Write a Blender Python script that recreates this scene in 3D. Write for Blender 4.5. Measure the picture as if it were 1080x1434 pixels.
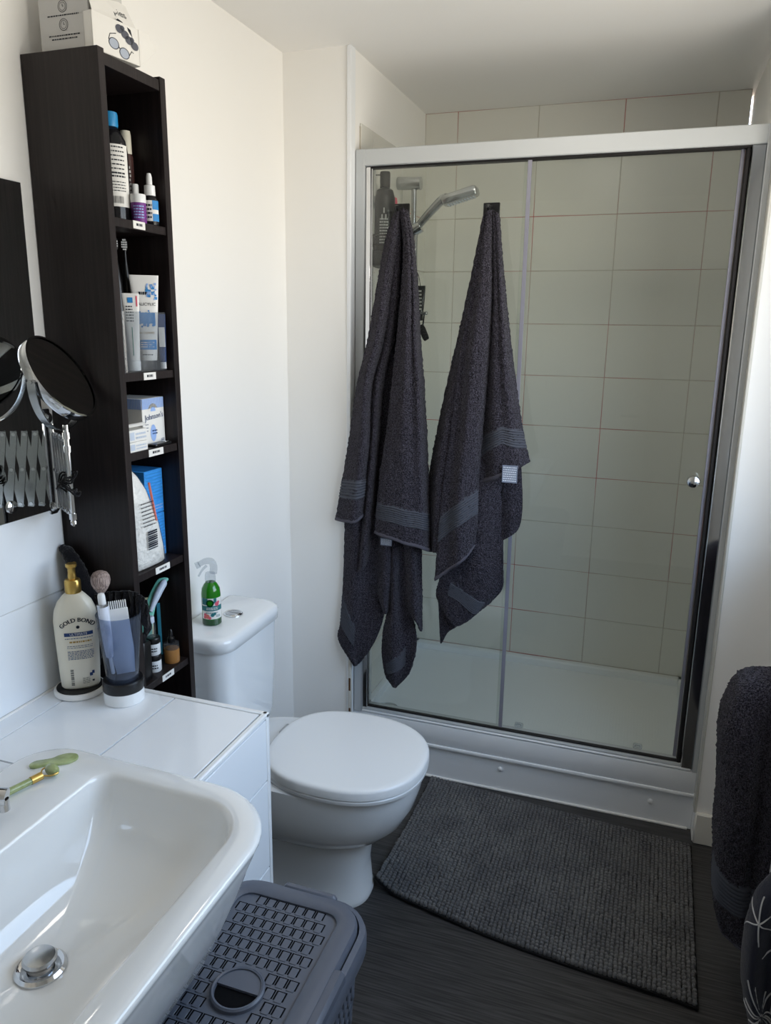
import bpy, bmesh, math, random
import numpy as np
from mathutils import Vector, Matrix

for o in list(bpy.data.objects): bpy.data.objects.remove(o)
SC = bpy.context.scene
COL = SC.collection
RND = random.Random(7)

# ------------------------------------------------------------------ camera
CX, CY, CZ, YAW, PITCH, ROLL, FPX = 1.1375, -1.2378, 1.5531, .33098, .23979, .01308, 1072.3
_f = np.array([-math.sin(YAW)*math.cos(PITCH), math.cos(YAW)*math.cos(PITCH), -math.sin(PITCH)])
_r = np.array([math.cos(YAW), math.sin(YAW), 0.])
_u = np.cross(_r, _f)
_r, _u = math.cos(ROLL)*_r+math.sin(ROLL)*_u, -math.sin(ROLL)*_r+math.cos(ROLL)*_u
_c = np.array([CX, CY, CZ])
cam = bpy.data.cameras.new('camera'); camo = bpy.data.objects.new('camera', cam); COL.objects.link(camo)
camo.matrix_world = Matrix([[_r[i], _u[i], -_f[i], _c[i]] for i in range(3)]+[[0, 0, 0, 1]])
cam.sensor_fit = 'VERTICAL'; cam.sensor_height = 36; cam.lens = FPX/1434*36
cam.clip_start = .02
SC.camera = camo

# ------------------------------------------------------------------ world, light, exposure
SC.view_settings.view_transform = 'Standard'; SC.view_settings.look = 'None'
SC.view_settings.gamma = 1; SC.view_settings.use_curve_mapping = False
SC.view_settings.exposure = 0.56
FILL = 9.0                                 # radiance of the added fill lamp
SC.cycles.use_denoising = True
SC.cycles.sample_clamp_indirect = 6
SC.cycles.max_bounces = 14; SC.cycles.diffuse_bounces = 7; SC.cycles.transparent_max_bounces = 24
SC.cycles.caustics_reflective = False; SC.cycles.caustics_refractive = False
SKY_TOP = (.56, .73, 1.0); SKY_LOW = (.92, .95, 1.0); GROUND = (.95, .85, .74)
SKY_STRENGTH = 5.6
W = bpy.data.worlds.new('overcast_sky'); SC.world = W; W.use_nodes = True
nt = W.node_tree; nt.nodes.clear()
wo = nt.nodes.new('ShaderNodeOutputWorld'); bg = nt.nodes.new('ShaderNodeBackground')
tc = nt.nodes.new('ShaderNodeTexCoord'); sx = nt.nodes.new('ShaderNodeSeparateXYZ')
mr = nt.nodes.new('ShaderNodeMapRange'); mr.inputs[1].default_value = -1; mr.inputs[2].default_value = 1
cr = nt.nodes.new('ShaderNodeValToRGB')
cr.color_ramp.elements[0].position = .47; cr.color_ramp.elements[0].color = (*GROUND, 1)
cr.color_ramp.elements[1].position = .53; cr.color_ramp.elements[1].color = (*SKY_LOW, 1)
e = cr.color_ramp.elements.new(.72); e.color = (*SKY_TOP, 1)
nt.links.new(tc.outputs['Generated'], sx.inputs[0]); nt.links.new(sx.outputs['Z'], mr.inputs[0])
nt.links.new(mr.outputs[0], cr.inputs[0]); nt.links.new(cr.outputs[0], bg.inputs[0]); nt.links.new(bg.outputs[0], wo.inputs[0])
bg.inputs[1].default_value = SKY_STRENGTH
XR = 1.56                                   # right wall
WIN = (-.42, .84, 1.00, 2.10)               # window in the right wall: y0 y1 z0 z1
pl = bpy.data.lights.new('window_portal', 'AREA'); pl.shape = 'RECTANGLE'
pl.size = WIN[3]-WIN[2]; pl.size_y = WIN[1]-WIN[0]; pl.cycles.is_portal = True
po = bpy.data.objects.new('window_portal', pl); COL.objects.link(po)
po.location = (XR+.09, (WIN[0]+WIN[1])/2, (WIN[2]+WIN[3])/2)
po.rotation_euler = (0, math.radians(90), 0)


def at(px, py, Y):
    """point on the vertical plane y=Y seen at a pixel of the 1080x1434 photograph"""
    d = _f+(px-540)/FPX*_r-(py-717)/FPX*_u
    return _c+d*(Y-_c[1])/d[1]


# ------------------------------------------------------------------ materials
def S(r, g, b):
    def c(v):
        v /= 255
        return v/12.92 if v <= .04045 else ((v+.055)/1.055)**2.4
    return (c(r), c(g), c(b))


MATS = {}
def mat(name, col, rough=.5, metal=0., spec=.5, bump=None, var=None, coat=0., sheen=0., trans=0., ior=1.45, emit=None):
    """col sRGB 0-255; bump=(scale xyz, strength, detail); var=(scale xyz, other colour, lo, hi)"""
    m = bpy.data.materials.new(name); m.use_nodes = True
    n = m.node_tree; b = n.nodes['Principled BSDF']
    b.inputs['Base Color'].default_value = (*S(*col), 1); b.inputs['Roughness'].default_value = rough
    b.inputs['Metallic'].default_value = metal; b.inputs['Specular IOR Level'].default_value = spec
    b.inputs['Coat Weight'].default_value = coat; b.inputs['Coat Roughness'].default_value = .05
    b.inputs['Sheen Weight'].default_value = sheen
    b.inputs['Transmission Weight'].default_value = trans; b.inputs['IOR'].default_value = ior
    def noise(sc, det):
        t = n.nodes.new('ShaderNodeTexCoord'); mp = n.nodes.new('ShaderNodeMapping'); mp.inputs['Scale'].default_value = sc
        x = n.nodes.new('ShaderNodeTexNoise'); x.inputs['Scale'].default_value = 1; x.inputs['Detail'].default_value = det
        n.links.new(t.outputs['Object'], mp.inputs[0]); n.links.new(mp.outputs[0], x.inputs[0]); return x
    if bump:
        x = noise(bump[0], bump[2]); bp = n.nodes.new('ShaderNodeBump'); bp.inputs['Strength'].default_value = bump[1]
        bp.inputs['Distance'].default_value = bump[3] if len(bump) > 3 else .002
        n.links.new(x.outputs[0], bp.inputs['Height']); n.links.new(bp.outputs[0], b.inputs['Normal'])
    if var:
        x = noise(var[0], 3); r = n.nodes.new('ShaderNodeValToRGB')
        r.color_ramp.elements[0].position = var[2]; r.color_ramp.elements[0].color = (*S(*col), 1)
        r.color_ramp.elements[1].position = var[3]; r.color_ramp.elements[1].color = (*S(*var[1]), 1)
        n.links.new(x.outputs[0], r.inputs[0]); n.links.new(r.outputs[0], b.inputs['Base Color'])
    MATS[name] = m; return m


def clear(name, tint, rough=.02, ior=1.45, haze=0., hazecol=(220, 225, 222)):
    """thin clear sheet: tinted see-through, mirror reflection by Fresnel, a little surface haze"""
    m = bpy.data.materials.new(name); m.use_nodes = True; n = m.node_tree; n.nodes.clear()
    o = n.nodes.new('ShaderNodeOutputMaterial'); t = n.nodes.new('ShaderNodeBsdfTransparent'); g = n.nodes.new('ShaderNodeBsdfGlossy')
    t.inputs[0].default_value = (*S(*tint), 1); g.inputs['Roughness'].default_value = rough
    lw = n.nodes.new('ShaderNodeLayerWeight'); lw.inputs['Blend'].default_value = .5
    pw = n.nodes.new('ShaderNodeMath'); pw.operation = 'POWER'; pw.inputs[1].default_value = 5
    f = n.nodes.new('ShaderNodeMath'); f.operation = 'MULTIPLY_ADD'; f0 = ((ior-1)/(ior+1))**2
    f.inputs[1].default_value = 1-f0; f.inputs[2].default_value = f0
    n.links.new(lw.outputs['Facing'], pw.inputs[0]); n.links.new(pw.outputs[0], f.inputs[0])
    x = n.nodes.new('ShaderNodeMixShader')
    n.links.new(f.outputs[0], x.inputs[0]); n.links.new(g.outputs[0], x.inputs[2])
    if haze:
        d = n.nodes.new('ShaderNodeBsdfDiffuse'); d.inputs[0].default_value = (*S(*hazecol), 1)
        y = n.nodes.new('ShaderNodeMixShader'); y.inputs[0].default_value = haze
        n.links.new(t.outputs[0], y.inputs[1]); n.links.new(d.outputs[0], y.inputs[2]); n.links.new(y.outputs[0], x.inputs[1])
    else:
        n.links.new(t.outputs[0], x.inputs[1])
    n.links.new(x.outputs[0], o.inputs[0]); MATS[name] = m; return m


mat('paint', (240, 238, 234), .62, spec=.25, bump=((60, 60, 60), .05, 4))
mat('ceiling_paint', (236, 234, 231), .8, spec=.1, bump=((90, 90, 90), .06, 4))
mat('gloss_white', (234, 236, 238), .3, spec=.5)
mat('wall_tile', (232, 235, 238), .12, spec=.5, bump=((3, 3, 3), .03, 1, .02))
mat('shower_tile', (220, 218, 210), .22, spec=.45, bump=((4, 4, 4), .03, 1, .02))
mat('grout', (205, 206, 204), .8, spec=.1)
mat('pink_grout', (190, 184, 172), .8, spec=.1, var=((2.2, 2.2, 2.2), (190, 112, 110), .46, .62))
mat('vinyl_floor', (44, 43, 44), .42, spec=.4, bump=((9, 260, 9), .30, 3, .0012), var=((7, 210, 7), (72, 71, 71), .38, .66))
mat('ceramic', (232, 234, 235), .07, spec=.6, coat=.3)
mat('sink_ceramic', (228, 229, 228), .08, spec=.6, coat=.3)
mat('plastic_white', (230, 231, 231), .2, spec=.5)
mat('matt_white', (232, 230, 226), .5, spec=.3)
mat('chrome', (215, 217, 220), .07, metal=1)
mat('brushed', (186, 188, 190), .22, metal=1)
mat('frame_white', (190, 193, 194), .35, metal=.0)
mat('mirror_glass', (235, 238, 237), .005, metal=1)
mat('blackwood', (25, 19, 19), .45, spec=.35, bump=((260, 260, 9), .3, 3, .0008), var=((150, 150, 6), (39, 31, 31), .40, .72))
mat('towel', (24, 22, 27), .95, spec=.06, sheen=.08, bump=((290, 290, 290), 1.0, 2, .007), var=((300, 300, 300), (88, 84, 95), .38, .72))
mat('towel_band', (72, 74, 82), .75, spec=.2, sheen=.05, bump=((500, 500, 500), .4, 1, .001))
mat('towel_hem', (80, 78, 87), .9, spec=.1, sheen=.05, bump=((400, 400, 400), .6, 1, .002))
mat('chenille', (92, 92, 94), .9, spec=.12, sheen=.15, bump=((500, 500, 500), .5, 1, .002), var=((9, 9, 9), (110, 110, 110), .35, .7))
mat('mat_base', (30, 30, 31), .9, spec=.1)
mat('hamper', (86, 90, 100), .38, spec=.45)
mat('slot_black', (12, 12, 14), .8, spec=.1)
mat('black_plastic', (16, 16, 18), .3, spec=.5)
mat('black_matt', (20, 19, 21), .75, spec=.2)
mat('black_fabric', (17, 16, 20), .9, spec=.15, sheen=.2, bump=((300, 300, 300), .8, 2, .003))
mat('gold', (205, 170, 95), .28, metal=.9)
mat('lotion', (226, 219, 200), .35, spec=.45)
mat('navy', (38, 62, 108), .5, spec=.3)
mat('ink', (36, 40, 48), .6, spec=.2)
mat('ink_blue', (60, 85, 125), .6, spec=.2)
mat('ink_gold', (170, 140, 80), .6, spec=.2)
mat('paper', (226, 224, 219), .6, spec=.2)
mat('card_grey', (196, 195, 193), .7, spec=.2)
mat('cap_blue', (38, 134, 190), .35, spec=.5)
mat('label_blue', (52, 132, 196), .5, spec=.3)
mat('pale_blue', (150, 178, 226), .5, spec=.3)
mat('box_blue', (42, 132, 214), .45, spec=.4, var=((600, 40, 600), (70, 160, 232), .4, .6))
mat('purple', (112, 52, 130), .45, spec=.4)
mat('brown_glass', (66, 44, 42), .2, spec=.5)
mat('stone_cap', (206, 202, 186), .35, spec=.5)
mat('green_print', (40, 110, 80), .5, spec=.3)
mat('mint', (120, 196, 176), .3, spec=.5)
mat('mint_dark', (52, 132, 112), .4, spec=.4)
mat('pale_grey', (190, 200, 214), .3, spec=.5)
mat('cream', (222, 216, 176), .35, spec=.4)
mat('teal', (52, 130, 150), .35, spec=.4)
mat('amber', (160, 112, 62), .2, spec=.5)
mat('cotton', (246, 244, 240), .7, spec=.25, bump=((55, 55, 55), .8, 3, .012))
mat('red_print', (214, 120, 104), .5, spec=.3)
mat('pink', (214, 92, 112), .4, spec=.4)
mat('green_glass', (34, 118, 22), .08, spec=.6, coat=.4)
mat('dark_green', (20, 66, 30), .1, spec=.6, coat=.3)
mat('teal_label', (42, 112, 116), .5, spec=.3)
mat('jade', (146, 158, 104), .25, spec=.5, coat=.3, var=((55, 55, 55), (172, 184, 134), .4, .65))
mat('bristle', (176, 158, 150), .9, spec=.1, bump=((420, 420, 60), 1.0, 2, .004), var=((420, 420, 60), (120, 104, 100), .4, .65))
mat('brush_handle', (222, 226, 236), .2, spec=.5, var=((90, 90, 25), (186, 192, 206), .45, .6))
mat('skirting', (222, 218, 208), .4, spec=.4)
mat('silicone', (206, 203, 194), .5, spec=.3)
mat('rust', (92, 62, 40), .8, spec=.1)
mat('seal', (136, 135, 146), .3, spec=.5)
mat('dark_rubber', (44, 42, 42), .6, spec=.2)
mat('navy_cloth', (44, 46, 58), .9, spec=.1, sheen=.2, bump=((500, 500, 500), .6, 1, .002))
mat('white_thread', (196, 196, 196), .8, spec=.1)
mat('door_paint', (224, 222, 216), .4, spec=.4)
mat('lens_grey', (150, 160, 176), .3, spec=.5)
mat('shade_dark', (44, 50, 66), .35, spec=.5)
clear('shower_glass', (250, 252, 250), .01, 1.5, .02, (196, 197, 192))
clear('pane_glass', (246, 249, 250), .01, 1.45)
clear('clear_plastic', (238, 240, 242), .06, 1.45, .05, (214, 218, 224))
clear('tumbler', (222, 227, 236), .04, 1.45, .05, (170, 180, 200))
clear('clear_liquid', (150, 150, 156), .05, 1.4, .05, (120, 120, 130))
clear('bag_film', (248, 248, 247), .15, 1.45, .08, (236, 234, 230))


# ------------------------------------------------------------------ mesh building
def cr_path(P, n):
    P = np.asarray(P, float); k = len(P); out = []
    for t in np.linspace(0, k-1, n):
        i = min(int(t), k-2); s = t-i
        p0, p1, p2, p3 = P[max(i-1, 0)], P[i], P[i+1], P[min(i+2, k-1)]
        out.append(.5*((2*p1)+(-p0+p2)*s+(2*p0-5*p1+4*p2-p3)*s*s+(-p0+3*p1-3*p2+p3)*s**3))
    return np.array(out)


def supell(a, b, n=48, e=2.5, cx=0, cy=0, ef=None):
    """super-ellipse outline; ef = exponent on the +x side"""
    o = []
    for i in range(n):
        t = 2*math.pi*i/n; c, s = math.cos(t), math.sin(t); k = ef if (ef and c > 0) else e
        o.append((cx+a*math.copysign(abs(c)**(2/k), c), cy+b*math.copysign(abs(s)**(2/k), s)))
    return o


def rrect(x0, x1, y0, y1, r, n=6):
    """rounded rectangle; r one radius or (x1y1, x0y1, x0y0, x1y0)"""
    if not isinstance(r, (tuple, list)): r = (r,)*4
    o = []
    for (cx, cy, rr, a0) in ((x1, y1, r[0], 0), (x0, y1, r[1], 90), (x0, y0, r[2], 180), (x1, y0, r[3], 270)):
        ccx = cx-rr if cx == x1 else cx+rr; ccy = cy-rr if cy == y1 else cy+rr
        for i in range(n+1):
            a = math.radians(a0+90*i/n); o.append((ccx+rr*math.cos(a), ccy+rr*math.sin(a)))
    return o


_TXT = {}
def text_geo(s):
    if s not in _TXT:
        c = bpy.data.curves.new('t', 'FONT'); c.body = s; c.align_x = 'CENTER'; c.resolution_u = 2
        o = bpy.data.objects.new('t', c); me = o.to_mesh()
        _TXT[s] = ([tuple(v.co) for v in me.vertices], [tuple(p.vertices) for p in me.polygons])
        o.to_mesh_clear(); bpy.data.objects.remove(o); bpy.data.curves.remove(c)
    return _TXT[s]


class MB:
    def __init__(s): s.v = []; s.f = []; s.m = []; s.flat = []
    def add(s, V, F, m=0, M=None, flat=False):
        b = len(s.v)
        if M is not None: V = [tuple(M @ Vector(p)) for p in V]
        s.v += [tuple(p) for p in V]; s.f += [tuple(i+b for i in q) for q in F]; s.m += [m]*len(F); s.flat += [flat]*len(F)
        return s
    def box(s, x0, x1, y0, y1, z0, z1, bev=0, m=0, M=None, seg=1):
        bm = bmesh.new(); bmesh.ops.create_cube(bm, size=1)
        for v in bm.verts: v.co = ((x0+x1)/2+v.co.x*(x1-x0), (y0+y1)/2+v.co.y*(y1-y0), (z0+z1)/2+v.co.z*(z1-z0))
        if bev: bmesh.ops.bevel(bm, geom=bm.edges[:], offset=bev, segments=seg, affect='EDGES', profile=.5)
        bm.verts.ensure_lookup_table(); bm.verts.index_update()
        s.add([v.co[:] for v in bm.verts], [[v.index for v in f.verts] for f in bm.faces], m, M); bm.free(); return s
    def loft(s, rings, m=0, cap0=True, cap1=True, M=None, close=True, flat=False):
        n = len(rings[0]); V = [p for r in rings for p in r]; F = []
        for i in range(len(rings)-1):
            for j in range(n if close else n-1):
                k = (j+1) % n; F.append((i*n+j, i*n+k, (i+1)*n+k, (i+1)*n+j))
        if cap0: F.append(tuple(reversed(range(n))))
        if cap1: F.append(tuple((len(rings)-1)*n+j for j in range(n)))
        return s.add(V, F, m, M, flat)
    def lathe(s, prof, c=(0, 0, 0), seg=24, m=0, M=None, cap0=True, cap1=True):
        R = [[(c[0]+r*math.cos(2*math.pi*j/seg), c[1]+r*math.sin(2*math.pi*j/seg), c[2]+z) for j in range(seg)] for r, z in prof]
        return s.loft(R, m, cap0, cap1, M)
    def prism(s, out, z0, z1, m=0, M=None, bev=0):
        if bev:
            c = np.mean(out, 0)
            def sh(k): return [(c[0]+(p[0]-c[0])*(1-k/max(1e-6, math.hypot(p[0]-c[0], p[1]-c[1]))), c[1]+(p[1]-c[1])*(1-k/max(1e-6, math.hypot(p[0]-c[0], p[1]-c[1])))) for p in out]
            R = []
            for k, z in ((bev, z0), (bev*.3, z0+bev*.3), (0, z0+bev), (0, z1-bev), (bev*.3, z1-bev*.3), (bev, z1)):
                R.append([(x, y, z) for x, y in sh(k)])
        else: R = [[(x, y, z0) for x, y in out], [(x, y, z1) for x, y in out]]
        return s.loft(R, m, M=M)
    def tube(s, pts, r, seg=8, m=0, n=None, M=None, cap=True, closed=False):
        P = cr_path(pts, n) if n else np.asarray(pts, float); k = len(P)
        rr = r if isinstance(r, (list, tuple, np.ndarray)) else [r]*k
        if len(rr) != k: rr = np.interp(np.linspace(0, 1, k), np.linspace(0, 1, len(rr)), rr)
        up = None; R = []
        for i in range(k):
            if closed: t = P[(i+1) % k]-P[i-1]
            else: t = P[min(i+1, k-1)]-P[max(i-1, 0)]
            t = t/(np.linalg.norm(t)+1e-12)
            if up is None: up = np.cross(t, (0, 0, 1.) if abs(t[2]) < .9 else (1., 0, 0))
            up = up-t*(up@t); up /= np.linalg.norm(up)+1e-12; w = np.cross(t, up)
            R.append([tuple(P[i]+rr[i]*(math.cos(2*math.pi*j/seg)*up+math.sin(2*math.pi*j/seg)*w)) for j in range(seg)])
        if closed: R.append(R[0])
        return s.loft(R, m, cap and not closed, cap and not closed, M)
    def grid(s, P, m=0, M=None):
        a, b = P.shape[:2]
        return s.add(P.reshape(-1, 3), [(i*b+j, i*b+j+1, (i+1)*b+j+1, (i+1)*b+j) for i in range(a-1) for j in range(b-1)], m, M)
    def sheet(s, P, th, m=0, M=None, fuzz=0, rng=None):
        """thick cloth from a grid of points"""
        a, b = P.shape[:2]
        N = np.cross(np.gradient(P, axis=1), np.gradient(P, axis=0)); N /= np.linalg.norm(N, axis=2, keepdims=True)+1e-12
        k = th/2+(rng.normal(0, fuzz, (a, b, 1)) if fuzz else 0)
        A, B = P+N*k, P-N*k; n = a*b
        V = np.concatenate([A.reshape(-1, 3), B.reshape(-1, 3)]); F = []
        for i in range(a-1):
            for j in range(b-1):
                q = (i*b+j, i*b+j+1, (i+1)*b+j+1, (i+1)*b+j); F.append(tuple(reversed(q))); F.append(tuple(x+n for x in q))
        rim = [j for j in range(b)]+[i*b+b-1 for i in range(1, a)]+[(a-1)*b+j for j in range(b-2, -1, -1)]+[i*b for i in range(a-2, 0, -1)]
        for i in range(len(rim)): x, y = rim[i], rim[(i+1) % len(rim)]; F.append((x, y, y+n, x+n))
        return s.add(V, F, m, M)
    def text(s, t, size, m=0, M=None, fn=None):
        V, F = text_geo(t)
        V = [(p[0]*size, p[1]*size, 0) for p in V]
        if fn: V = [fn(p[0], p[1]) for p in V]
        return s.add(V, F, m, M, True)
    def quad(s, fn, x0, x1, y0, y1, m=0, n=6):
        """a printed patch mapped by fn(x, y)"""
        V = [fn(x0+(x1-x0)*i/n, y) for y in (y0, y1) for i in range(n+1)]
        return s.add(V, [(i, i+1, n+2+i, n+1+i) for i in range(n)], m)
    def lines(s, fn, x0, x1, y0, y1, rows, m=0, rng=RND, fill=.5):
        """rows of small unreadable print"""
        h = (y1-y0)/rows
        for k in range(rows):
            x = x0; yy = y1-h*(k+1)
            while x < x1-.001:
                w = min(rng.uniform(.0015, .006), x1-x); s.quad(fn, x, x+w, yy+h*.2, yy+h*(.2+fill), m, 1); x += w+.0012
        return s
    def obj(s, name, mats, parent=None, loc=None, rot=None, angle=38, sub=0):
        me = bpy.data.meshes.new(name); me.from_pydata(s.v, [], s.f); me.update()
        if isinstance(mats, str): mats = [mats]
        for k in mats: me.materials.append(MATS[k])
        me.polygons.foreach_set('material_index', s.m); me.polygons.foreach_set('use_smooth', [not x for x in s.flat])
        bm = bmesh.new(); bm.from_mesh(me)
        if len(bm.faces) < 60000 and not any(s.flat): bmesh.ops.recalc_face_normals(bm, faces=bm.faces[:])
        bm.to_mesh(me); bm.free()
        me.set_sharp_from_angle(angle=math.radians(angle))
        o = bpy.data.objects.new(name, me); COL.objects.link(o)
        if parent: o.parent = parent
        if loc: o.location = loc
        if rot: o.rotation_euler = rot
        if sub: q = o.modifiers.new('s', 'SUBSURF'); q.levels = q.render_levels = sub
        return o


def tag(o, label, cat, group=None):
    o['label'] = label; o['category'] = cat
    if group: o['group'] = group
    return o
def thing(name, label, cat, loc=(0, 0, 0), rz=0, group=None, rot=None):
    o = bpy.data.objects.new(name, None); COL.objects.link(o); o.location = loc; o.rotation_euler = rot or (0, 0, rz)
    o.empty_display_size = .05
    return tag(o, label, cat, group)
def struct(o): o['kind'] = 'structure'; return o
def copy_child(src, parent, loc):
    c = src.copy(); COL.objects.link(c); c.parent = parent; c.location = loc; return c
def cyl_fn(r, c=(0, 0, 0), a0=0., off=.0004):
    """map flat print x,y to the front of an upright cylinder facing angle a0"""
    return lambda x, y: (c[0]+(r+off)*math.cos(a0+x/r), c[1]+(r+off)*math.sin(a0+x/r), c[2]+y)
VIEW = math.atan2(-.8, .6)                  # direction from the shelf towards the room's middle


# ------------------------------------------------------------------ room shell
H = 2.34; YW = 1.067; XS = .22; YF = 1.11; YB = 1.853; YN = -1.78; XE = 1.365; YR = 1.048; T = .1
struct(MB().box(-T, XR+T, YN-T, YB+T, -T, 0).obj('floor', 'vinyl_floor'))
struct(MB().box(-T, XR+T, YN-T, YB+T, H, H+T).obj('ceiling', 'ceiling_paint'))
wl = struct(MB().box(-T, 0, YN, YW+.002, 0, H).obj('wall_left', 'paint'))
wsl = struct(MB().box(-T, XS, YW, YB+T, 0, H).obj('wall_shower_left', 'paint'))
wb = struct(MB().box(XS, XE, YB, YB+T, 0, H).obj('wall_back', 'pink_grout'))
wsr = struct(MB().box(XE+.012, XR+T, YR, YB+T, 0, H).obj('wall_shower_right', 'paint'))
struct(MB().box(-T, XR+T, YN-T, YN, 0, H).obj('wall_near', 'paint'))
b = MB()
b.box(XR, XR+T, YN, WIN[0], 0, H); b.box(XR, XR+T, WIN[1], YR, 0, H)
b.box(XR, XR+T, WIN[0], WIN[1], 0, WIN[2]); b.box(XR, XR+T, WIN[0], WIN[1], WIN[3], H)
struct(b.obj('wall_right', 'paint'))
# tiles: one shared mesh per size, one object per tile
def tile_mesh(w, h, th, matname, name):
    o = MB().box(-w/2, w/2, -h/2, h/2, 0, th, bev=.0012).obj(name, matname); me = o.data; bpy.data.objects.remove(o); return me
_TM = {}
def tile(parent, w, h, loc, rot, matname, th=.006):
    k = (round(w, 4), round(h, 4), matname)
    if k not in _TM: _TM[k] = tile_mesh(w, h, th, matname, 'tile')
    o = bpy.data.objects.new('tile', _TM[k]); COL.objects.link(o); o.parent = parent; o.location = loc; o.rotation_euler = rot
    return o
G = .0026
R90 = math.pi/2
# shower back wall: 305 x 199 mm modules, joints measured on the photograph
MB().box(XS, XE, YB-.0046, YB, .17, H).obj('grout_bed', 'pink_grout', wb)
vx = [XS, .348, .653, .957, 1.262, XE]; hz = [-.01+.1985*k for k in range(1, 12)]+[H]
hz = [.188+.1965*k for k in range(0, 11)]+[H]
for i in range(len(vx)-1):
    for k in range(len(hz)-1):
        w, h = vx[i+1]-vx[i]-G, hz[k+1]-hz[k]-G
        tile(wb, w, h, ((vx[i]+vx[i+1])/2, YB, (hz[k]+hz[k+1])/2), (R90, 0, 0), 'shower_tile')
vy = [YF+.03, 1.25, 1.55, YB]
gl = MB().box(XS, XS+.0055, YF+.03, YB, .17, 2.14).obj('grout_bed', 'pink_grout', wsl)
for i in range(3):
    for k in range(len(hz)-1):
        z1 = min(hz[k+1], 2.15) if k < 10 else hz[k+1]
        if hz[k] >= 2.14: continue
        w, h = vy[i+1]-vy[i]-G, z1-hz[k]-G
        tile(wsl, w, h, (XS+.002, (vy[i]+vy[i+1])/2, (hz[k]+z1)/2), (R90, 0, R90), 'shower_tile', .005)
# splashback on the left wall: two rows
gb = MB().box(0, .0066, -1.6, -.006, .807, 1.2).obj('grout_bed', 'grout', wl)
for i in range(5):
    for k in range(2):
        tile(wl, .3-G, .2-G, (.002, -.158-.3*i, .9065+.199*k), (R90, 0, R90), 'wall_tile')
# trims
struct(MB().box(XS-.010, XS+.004, YW-.006, YW+.03, .10, H, bev=.002).obj('trim_1', 'gloss_white'))
b = MB().box(XE+.014, XR, YR-.015, YR, 0, .105, bev=.004)
struct(b.obj('baseboard_right', 'skirting'))
b = MB().box(XS-.13, XS+.02, YW-.004, YW+.0, .0, .095, bev=.002); struct(b.obj('baseboard_left', 'skirting'))
# silicone line along the wall end beside the frame, with a stained spot
b = MB(); b.box(XE+.008, XE+.016, YR-.003, YR+.04, 0.10, 2.1, bev=.002); struct(b.obj('trim_2', 'silicone'))
b = MB(); b.box(XS-.002, XS+.010, YW-.010, YW-.002, .19, .45, bev=.002)
for z, h in ((.215, .02), (.30, .05)): b.box(XS+.0, XS+.008, YW-.0115, YW-.006, z, z+h, bev=.002, m=1)
struct(b.obj('trim_3', ['silicone', 'rust']))
# window in the right wall
wn = struct(MB().box(XR+.02, XR+.03, WIN[0], WIN[1], WIN[2]-.03, WIN[2], bev=.002).obj('window_1', 'gloss_white'))
MB().box(XR-.06, XR+.08, WIN[0]-.03, WIN[1]+.03, WIN[2]-.025, WIN[2], bev=.006).obj('window_sill', 'gloss_white', wn)
b = MB(); fw = .055
b.box(XR+.05, XR+.1, WIN[0], WIN[0]+fw, WIN[2], WIN[3], bev=.006); b.box(XR+.05, XR+.1, WIN[1]-fw, WIN[1], WIN[2], WIN[3], bev=.006)
b.box(XR+.05, XR+.1, WIN[0], WIN[1], WIN[2], WIN[2]+fw, bev=.006); b.box(XR+.05, XR+.1, WIN[0], WIN[1], WIN[3]-fw, WIN[3], bev=.006)
b.obj('window_frame', 'gloss_white', wn)
MB().box(XR+.074, XR+.078, WIN[0]+fw-.01, WIN[1]-fw+.01, WIN[2]+fw-.01, WIN[3]-fw+.01).obj('pane', 'pane_glass', wn)
# added fill lamp, unseen, shaped as a flush fitting to brighten the shower
m = mat('fill_glow', (255, 248, 238), .5); bs = m.node_tree.nodes['Principled BSDF']
bs.inputs['Emission Color'].default_value = (1, .94, .86, 1); bs.inputs['Emission Strength'].default_value = FILL
lm = thing('fill_lamp', 'added round white fill lamp, unseen on the ceiling, brightening the shower', 'lamp', (.84, .58, H))
MB().lathe([(.150, 0), (.150, -.022), (.140, -.030), (.128, -.030)], seg=40, cap1=False).obj('fill_lamp_ring', 'plastic_white', lm)
MB().lathe([(.128, -.026), (.10, -.032), (.05, -.035), (.001, -.036)], seg=40).obj('fill_lamp_face', 'fill_glow', lm)
# door behind the camera
dr = struct(MB().box(.35, 1.12, YN, YN+.035, 0.005, 1.98, bev=.003).obj('door_1', 'door_paint'))
b = MB()
for z0, z1 in ((.15, .85), (1.0, 1.85)):
    for x0 in (.45, .76): b.box(x0, x0+.26, YN+.03, YN+.040, z0, z1, bev=.008)
b.obj('door_panel', 'door_paint', dr)
MB().tube([(1.06, YN+.035, 1.0), (1.06, YN+.08, 1.0), (.95, YN+.085, 1.0)], .009, n=12).obj('door_handle', 'brushed', dr)
b = MB(); b.box(.28, .35, YN, YN+.02, 0, 2.05, bev=.004); b.box(1.12, 1.19, YN, YN+.02, 0, 2.05, bev=.004); b.box(.28, 1.19, YN, YN+.02, 1.98, 2.05, bev=.004)
struct(b.obj('trim_4', 'door_paint'))

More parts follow.
